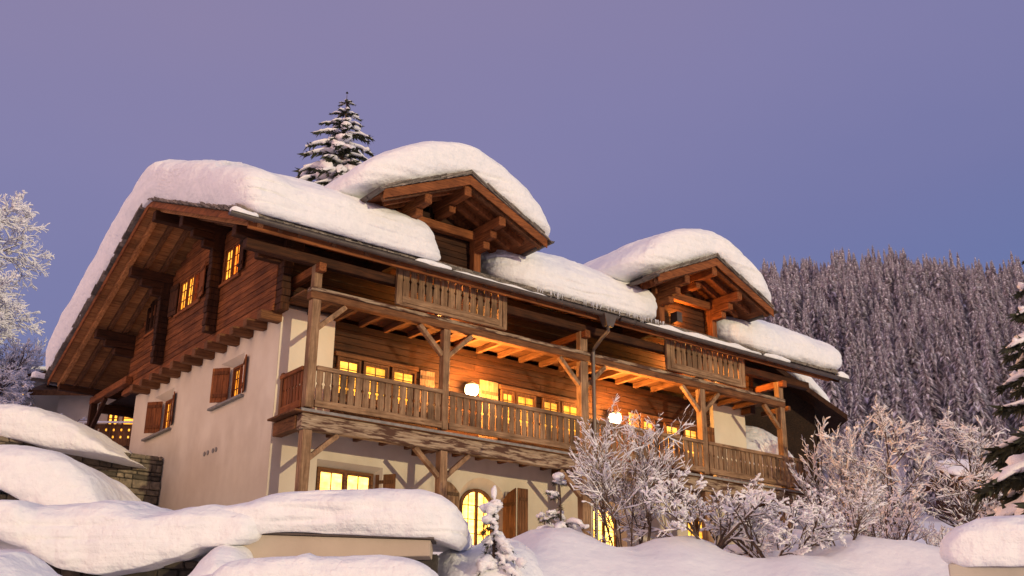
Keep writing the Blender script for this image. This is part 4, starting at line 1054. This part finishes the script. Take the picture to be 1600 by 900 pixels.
spruce('spruce_tree', 'large near spruce with heavy white boughs at the right edge', P(11.9, 22.5, -4.2), 8.1, 2.75, 62, tiers=12, n=10, snow=1.8, nd=130, droop=.42)
spruce('spruce_tree', 'dark spruce low down behind the large spruce at the right edge', P(15.3, 27, -3.5), 5.5, 1.9, 66, tiers=12, n=8, snow=1.0, nd=30)
# small firs buried in snow
def young_fir(label, base, h, R, seed, tiers, lump, nd=36, up_=.5):
    random.seed(seed); o = thing('young_fir', label, 'tree', base, None, world=False); T, B, S = MB(), MB(), MB()
    T.tube([(0, 0, 0), (.02, 0, h * .6), (0, .01, h)], [.03, .02, .008], 6)
    for k in range(tiers):
        f = (k + .5) / tiers; z0 = h * f; r = R * (1 - f * .82)
        for j in range(5 if f < .75 else 3):
            a = j * 2 * pi / (5 if f < .75 else 3) + k * 1.1 + rnd(-.3, .3); L = r * rnd(.4, 1.25); ca, sa = cos(a), sin(a); z1_ = z0 + rnd(-.5, .5) * h / tiers; dp = rnd(.5, 1.15)
            if random.random() < .22: continue
            pts = [V((ca * L * t + .05 * sin(5 * f), sa * L * t, z1_ + L * (up_ * t - dp * t * t))) for t in (0, .25, .5, .75, 1)]
            T.tube(pts, [.012, .01, .008, .006, .004], 4, cap=False)
            if random.random() < .85:
                b = lump * rnd(.5, 1.2); k0 = random.randint(0, 1)
                S.tube([p_ + V((rnd(-.02, .02), rnd(-.02, .02), b * .35)) for p_ in pts[k0 + 1:]], [b * rnd(.35, .6), b * rnd(.6, .9), b * rnd(.5, 1.0), b * rnd(.25, .5)][-(4 - k0):], 8, sq=.75)
                for _ in range(2):
                    i = random.randint(2, 4); S.blob(pts[i] + V((rnd(-.04, .04), rnd(-.04, .04), b * .3)), b * rnd(.6, .95), b * rnd(.6, .95), b * rnd(.4, .7), rnd(0, 90), 9, 7, .9)
            for q_ in range(nd):
                t = rnd(.1, 1.05); i = min(3, int(t * 4)); c = pts[i].lerp(pts[i + 1], min(1, t * 4 - i)); dd = (pts[i + 1] - pts[i]).normalized()
                sdv = (dd * .8 + V((rnd(-1, 1), rnd(-1, 1), rnd(-1, .7)))).normalized(); ln = rnd(.06, .13); wv = sdv.cross(V((.3, .2, 1))).normalized() * .009
                B.add([c - wv, c + wv, c + sdv * ln], [(0, 1, 2)])
    S.blob((0, 0, h), lump * .4, lump * .4, lump * .9, 3, 9, 7, .6)
    T.build('trunk', M['bark'], o); B.build('needles', M['needle'], o); S.build('snow_load', M['twigsnow'], o, smooth=True); return o
young_fir('small young fir almost buried in snow lumps right of the smooth bank', P(-.28, 18.6, -4.25), 1.42, .5, 71, 8, .12, 60)
young_fir('young pine with heavy snow paws between the arched window and the balcony post', P(1.02, 22.4, -3.5), 1.6, .72, 72, 5, .12, 110, .75)
young_fir('tiny fir tip poking out of the snow beside the brown door shutter', P(.72, 23.2, -3.3), .75, .4, 73, 4, .06, 40, .7)

# ------------------------------------------------------------------ neighbouring houses
def nhouse(label, s0, s1, d0, d1, z0, z1, rise, ov=.8, wallm='plaster', wins=(), roofm='mid_d', snow=.9, ridge='d', slab_=True):
    t = thing('house', label, 'house', P((s0 + s1) / 2, (d0 + d1) / 2, z0))
    mb = MB(); sm = (s0 + s1) / 2; dm = (d0 + d1) / 2
    mb.hexa([q(s0, d0, z0), q(s1, d0, z0), q(s1, d1, z0), q(s0, d1, z0), q(s0, d0, z1), q(s1, d0, z1), q(s1, d1, z1), q(s0, d1, z1)])
    if ridge == 'd':
        mb.add([q(s0, d0, z1), q(s1, d0, z1), q(sm, d0, z1 + rise)], [(0, 1, 2)])
        ends = [((s0 - ov, z1 - ov * rise / (sm - s0)), (sm, z1 + rise)), ((s1 + ov, z1 - ov * rise / (sm - s0)), (sm, z1 + rise))]
        mk = lambda a, dd, o_: q(a[0], dd, a[1] + o_)
        rng = (d0 - ov, d1 + ov)
    else:
        mb.add([q(s0, d0, z1), q(s0, d1, z1), q(s0, dm, z1 + rise)], [(0, 1, 2)]); mb.add([q(s1, d0, z1), q(s1, d1, z1), q(s1, dm, z1 + rise)], [(0, 1, 2)])
        ends = [((d0 - ov, z1 - ov * rise / (dm - d0)), (dm, z1 + rise)), ((d1 + ov, z1 - ov * rise / (dm - d0)), (dm, z1 + rise))]
        mk = lambda a, ss_, o_: q(ss_, a[0], a[1] + o_)
        rng = (s0 - ov, s1 + ov)
    mb.build('wall', M[wallm], t)
    mb = MB()
    for a, b in ends:
        mb.hexa([mk(a, rng[0], 0), mk(b, rng[0], 0), mk(b, rng[1], 0), mk(a, rng[1], 0), mk(a, rng[0], .22), mk(b, rng[0], .22), mk(b, rng[1], .22), mk(a, rng[1], .22)])
    mb.build('roof', M[roofm], t)
    for (a, b, c, e, arched) in wins:
        mb = MB(); pl = arch((a + b) / 2, (b - a) / 2, c, e - .15, .15, 8) if arched else rect(a, b, c, e)
        F = lambda pp, off: [q(u, d0 - off, z) for u, z in pp]
        mb2 = MB(); ip = inset(pl, .06); n = len(pl)
        vs = F(pl, .05) + F(ip, .05) + F(ip, .0) ; mb2.add(vs, [(k, (k + 1) % n, n + (k + 1) % n, n + k) for k in range(n)] + [(n + k, n + (k + 1) % n, 2 * n + (k + 1) % n, 2 * n + k) for k in range(n)])
        m = (a + b) / 2; mb2.hexa([q(m - .05, d0 - .05, c), q(m + .05, d0 - .05, c), q(m + .05, d0 - .005, c), q(m - .05, d0 - .005, c), q(m - .05, d0 - .05, e - .03), q(m + .05, d0 - .05, e - .03), q(m + .05, d0 - .005, e - .03), q(m - .05, d0 - .005, e - .03)])
        for r_ in range(1, 4):
            z = c + (e - c) * r_ / 4; mb2.hexa([q(a + .04, d0 - .035, z - .015), q(b - .04, d0 - .035, z - .015), q(b - .04, d0 - .006, z - .015), q(a + .04, d0 - .006, z - .015), q(a + .04, d0 - .035, z + .015), q(b - .04, d0 - .035, z + .015), q(b - .04, d0 - .006, z + .015), q(a + .04, d0 - .006, z + .015)])
        o = mb2.build('window', M['mid_z'], t)
        mb.add(F(inset(pl, .05), .004), [tuple(range(n))]); mb.build('pane', M['pane_hot' if arched else 'pane'], o)
    return t, mk, ends, rng
def nsnow(label, mk, ends, rng, T, seed, N=28):
    (a, b), (c, _) = ends
    def fn(x, y, t):
        e, f = (a, 1 + x) if x < 0 else (c, 1 - x)
        f = sstep(0, 1.15, f) * 1.0 if False else f
        p0 = V(mk(e, rng[0] + (rng[1] - rng[0]) * (y + 1) / 2, .24)); p1 = V(mk(b, rng[0] + (rng[1] - rng[0]) * (y + 1) / 2, .24))
        return p0.lerp(p1, f) + V((0, 0, T * t))
    snow_mass('roof_snow', label, fn, N, 6, 3.0, .1, .04, seed)
r_ = nhouse('cream house behind the left snow banks with a lit arched window', -27, -18.9, 45, 53, -1, 6.3, .5, .3, 'plaster2', [(-21.55, -20.72, 5.40, 6.12, True)], ridge='s'); nsnow('snow on the roof of the cream house behind the left snow banks', r_[1], r_[2], r_[3], .4, 81)
r_ = nhouse('warm-lit house behind the rear gallery post with a carved balcony', -18.4, -13.0, 43, 50, -1, 5.2, 1.6, .9, 'plaster2', [(-15.7, -14.6, 3.72, 4.45, False), (-16.3, -15.86, 3.72, 4.42, False)], ridge='s'); nsnow('snow on the roof of the warm-lit house with the carved balcony', r_[1], r_[2], r_[3], .9, 82)
hs = r_[0]
mb = MB(); mb.hexa([q(-17.1, 42.0, 2.75), q(-13.2, 42.0, 2.75), q(-13.2, 42.95, 2.75), q(-17.1, 42.95, 2.75), q(-17.1, 42.0, 2.9), q(-13.2, 42.0, 2.9), q(-13.2, 42.95, 2.9), q(-17.1, 42.95, 2.9)])
s_ = -17.1
while s_ < -13.3:     # pierced boards: two panes of boards with round-cornered holes between
    for (a, b, c, e) in ((0, .22, 2.9, 3.62), (.22, .30, 2.9, 3.06), (.22, .30, 3.16, 3.34), (.22, .30, 3.44, 3.62)):
        mb.hexa([q(s_ + a, 42.0, c), q(s_ + b, 42.0, c), q(s_ + b, 42.05, c), q(s_ + a, 42.05, c), q(s_ + a, 42.0, e), q(s_ + b, 42.0, e), q(s_ + b, 42.05, e), q(s_ + a, 42.05, e)])
    s_ += .30
mb.build('balcony', M['mid_z'], hs)
mb = MB(); mb.hexa([q(-16.0, 42.06, 2.95), q(-13.4, 42.06, 2.95), q(-13.4, 42.07, 2.95), q(-16.0, 42.07, 2.95), q(-16.0, 42.06, 3.55), q(-13.4, 42.06, 3.55), q(-13.4, 42.07, 3.55), q(-16.0, 42.07, 3.55)]); mb.build('balcony_screen', M['pane'], hs)  # light on the wall behind the boards put into this glowing sheet
bank('snow_bank', 'snow strip on the rail of the carved balcony behind the rear post', -17.1, -13.2, 41.85, 42.3, [(-17, 3.72), (-13, 3.70)], [(-18, 3.62), (-13, 3.62)], N=18, p=4, q=2.5, amp=.03, lay=0, seed=83)
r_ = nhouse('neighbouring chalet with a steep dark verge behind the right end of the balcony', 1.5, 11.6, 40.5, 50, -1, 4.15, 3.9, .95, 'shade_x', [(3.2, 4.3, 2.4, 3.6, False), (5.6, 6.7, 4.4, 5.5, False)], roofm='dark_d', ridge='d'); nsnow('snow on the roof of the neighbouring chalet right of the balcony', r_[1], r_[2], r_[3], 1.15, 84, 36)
bank('snow_bank', 'big pale snow heap seen between the right balcony post and the white pier', 2.5, 10.6, 36.0, 40.4, [(2.5, .6), (5, 2.2), (7, 2.85), (8.34, 2.9), (9.18, 2.75), (9.94, 2.1), (10.6, .9)], [(6, -2), (12, -2)], N=32, p=4, q=2.6, amp=.15, lay=.03, seed=85)
r_ = nhouse('tiny far hut with one glowing window among the trees at the right', 53.5, 59.5, 130, 137, 11.5, 17.9, 1.6, .9, 'dark_x', [(56.0, 57.5, 16.4, 17.6, False)], ridge='s'); nsnow('snow on the roof of the tiny far hut', r_[1], r_[2], r_[3], 1.0, 86, 16)

# ------------------------------------------------------------------ hillside forest
def far_tree(seed, h, R, tiers, n):
    random.seed(seed); mb = MB()
    mb.tube([(0, 0, 0), (0, 0, h)], [.22, .03], 4, 0)
    for k in range(tiers):
        f = .08 + .92 * k / tiers; z0 = h * f; r = (R * (1 - f) ** .75 + .12) * rnd(.8, 1.12); m = max(4, int(n * (1 - .4 * f))); dz_ = h / tiers
        for j in range(m):
            a = 2 * pi * (j + rnd(-.45, .45)) / m + k * 2.4; L = r * rnd(.5, 1.2); w_ = 2.0 * r / m * rnd(.5, 1.3); ca, sa = cos(a), sin(a)
            dr = rnd(.55, .9) * L + dz_ * .25
            u_ = V((ca, sa, 0)); v_ = V((-sa, ca, 0)); o_ = V((0, 0, z0 + dz_ * .5))
            A = o_ + u_ * .05; Bp = o_ + u_ * L * .55 + v_ * w_ - V((0, 0, dr * .45)); Cp = o_ + u_ * L * .55 - v_ * w_ - V((0, 0, dr * .45)); D = o_ + u_ * L - V((0, 0, dr))
            dn = V((0, 0, -dz_ * .42))
            mb.add([A + dn, Bp + dn * 1.4, D + dn * 1.2, Cp + dn * 1.4], [(0, 1, 2, 3)], 0)
            mb.add([A, Bp * .86 + Cp * .14, D, Cp * .86 + Bp * .14], [(0, 1, 2, 3)], 1)
            mb.add([A, Bp * .86 + Cp * .14, Bp + dn * 1.4], [(0, 1, 2)], 0); mb.add([A, Cp + dn * 1.4, Cp * .7 + Bp * .3], [(0, 1, 2)], 0)
    me = bpy.data.meshes.new('forest_spruce'); me.from_pydata(mb.v, [], mb.f)
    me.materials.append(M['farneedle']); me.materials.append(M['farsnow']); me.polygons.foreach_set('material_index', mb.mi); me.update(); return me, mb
protos = [far_tree(100 + i, rnd(18, 23), rnd(3.6, 4.6), 24, 11) for i in range(5)]
random.seed(200); cand = []
d = 226.0
while d < 612:
    s = 20.0
    while s < 430:
        ss_ = s + rnd(-2.9, 2.9); dd = d + rnd(-2.9, 2.9); z = hz(ss_, dd)
        gapn = noise.noise(V((ss_ * .03, dd * .03, 5)))
        vis = ss_ / dd < .62 and ss_ / dd > .13
        if gapn > -.36 and (vis or random.random() < .22): cand.append((dd, ss_, z))
        s += 6.7
    d += 7.2
cand = [c for c in cand if not (c[0] < 236 and random.random() < .4)]
front = [c for c in cand if .17 < c[1] / c[0] < .53]; front.sort(key=lambda c: c[0]); near = front[:285]; ns_ = set(near)
LAB = 'snow-dusted spruce in the dense forest on the hillside at the right'
for k, (dd, s, z) in enumerate(near):
    o = bpy.data.objects.new('forest_spruce', protos[k % 5][0]); C.objects.link(o); o.location = P(s, dd, z - 1)
    o.rotation_euler = (0, 0, rnd(0, 6.28)); f = rnd(.6, 1.2); o.scale = (f * rnd(.9, 1.1), f * rnd(.9, 1.1), f)
    tag(o, LAB, 'tree', 'spruces in the hillside forest')
lowp = [far_tree(150 + i, rnd(18, 23), rnd(3.6, 4.6), 15, 7)[1] for i in range(4)]
big = MB()
for c in cand:
    if c in ns_: continue
    dd, s, z = c; pm = random.choice(lowp); f = rnd(.55, 1.25); a = rnd(0, 6.28); ca, sa = cos(a) * f, sin(a) * f; b = P(s, dd, z - 1); o0 = len(big.v)
    big.v += [(b.x + x * ca - y * sa, b.y + x * sa + y * ca, b.z + zz * f) for x, y, zz in pm.v]
    big.f += [tuple(i + o0 for i in f_) for f_ in pm.f]; big.mi += pm.mi
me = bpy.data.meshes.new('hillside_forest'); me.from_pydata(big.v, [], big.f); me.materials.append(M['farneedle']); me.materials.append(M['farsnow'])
me.polygons.foreach_set('material_index', big.mi); me.update()
o = bpy.data.objects.new('hillside_forest', me); C.objects.link(o)
tag(o, 'dense snow-dusted spruce forest covering the upper hillside at the right', 'forest', kind='stuff')
# a few single trees on the open slope below the forest
random.seed(300)
for k in range(26):
    s = rnd(24, 62); d = rnd(95, 205)
    if 50 < s * 130 / d < 62 and d < 131: continue
    o = bpy.data.objects.new('forest_spruce', protos[k % 5][0]); C.objects.link(o); o.location = P(s, d, gz(s, d) - .5); f = rnd(.35, .6); o.scale = (f, f, f * 1.05); o.rotation_euler.z = rnd(0, 6)
    tag(o, 'small snowy spruce standing on the open slope below the hillside forest', 'tree', 'spruces on the open slope')
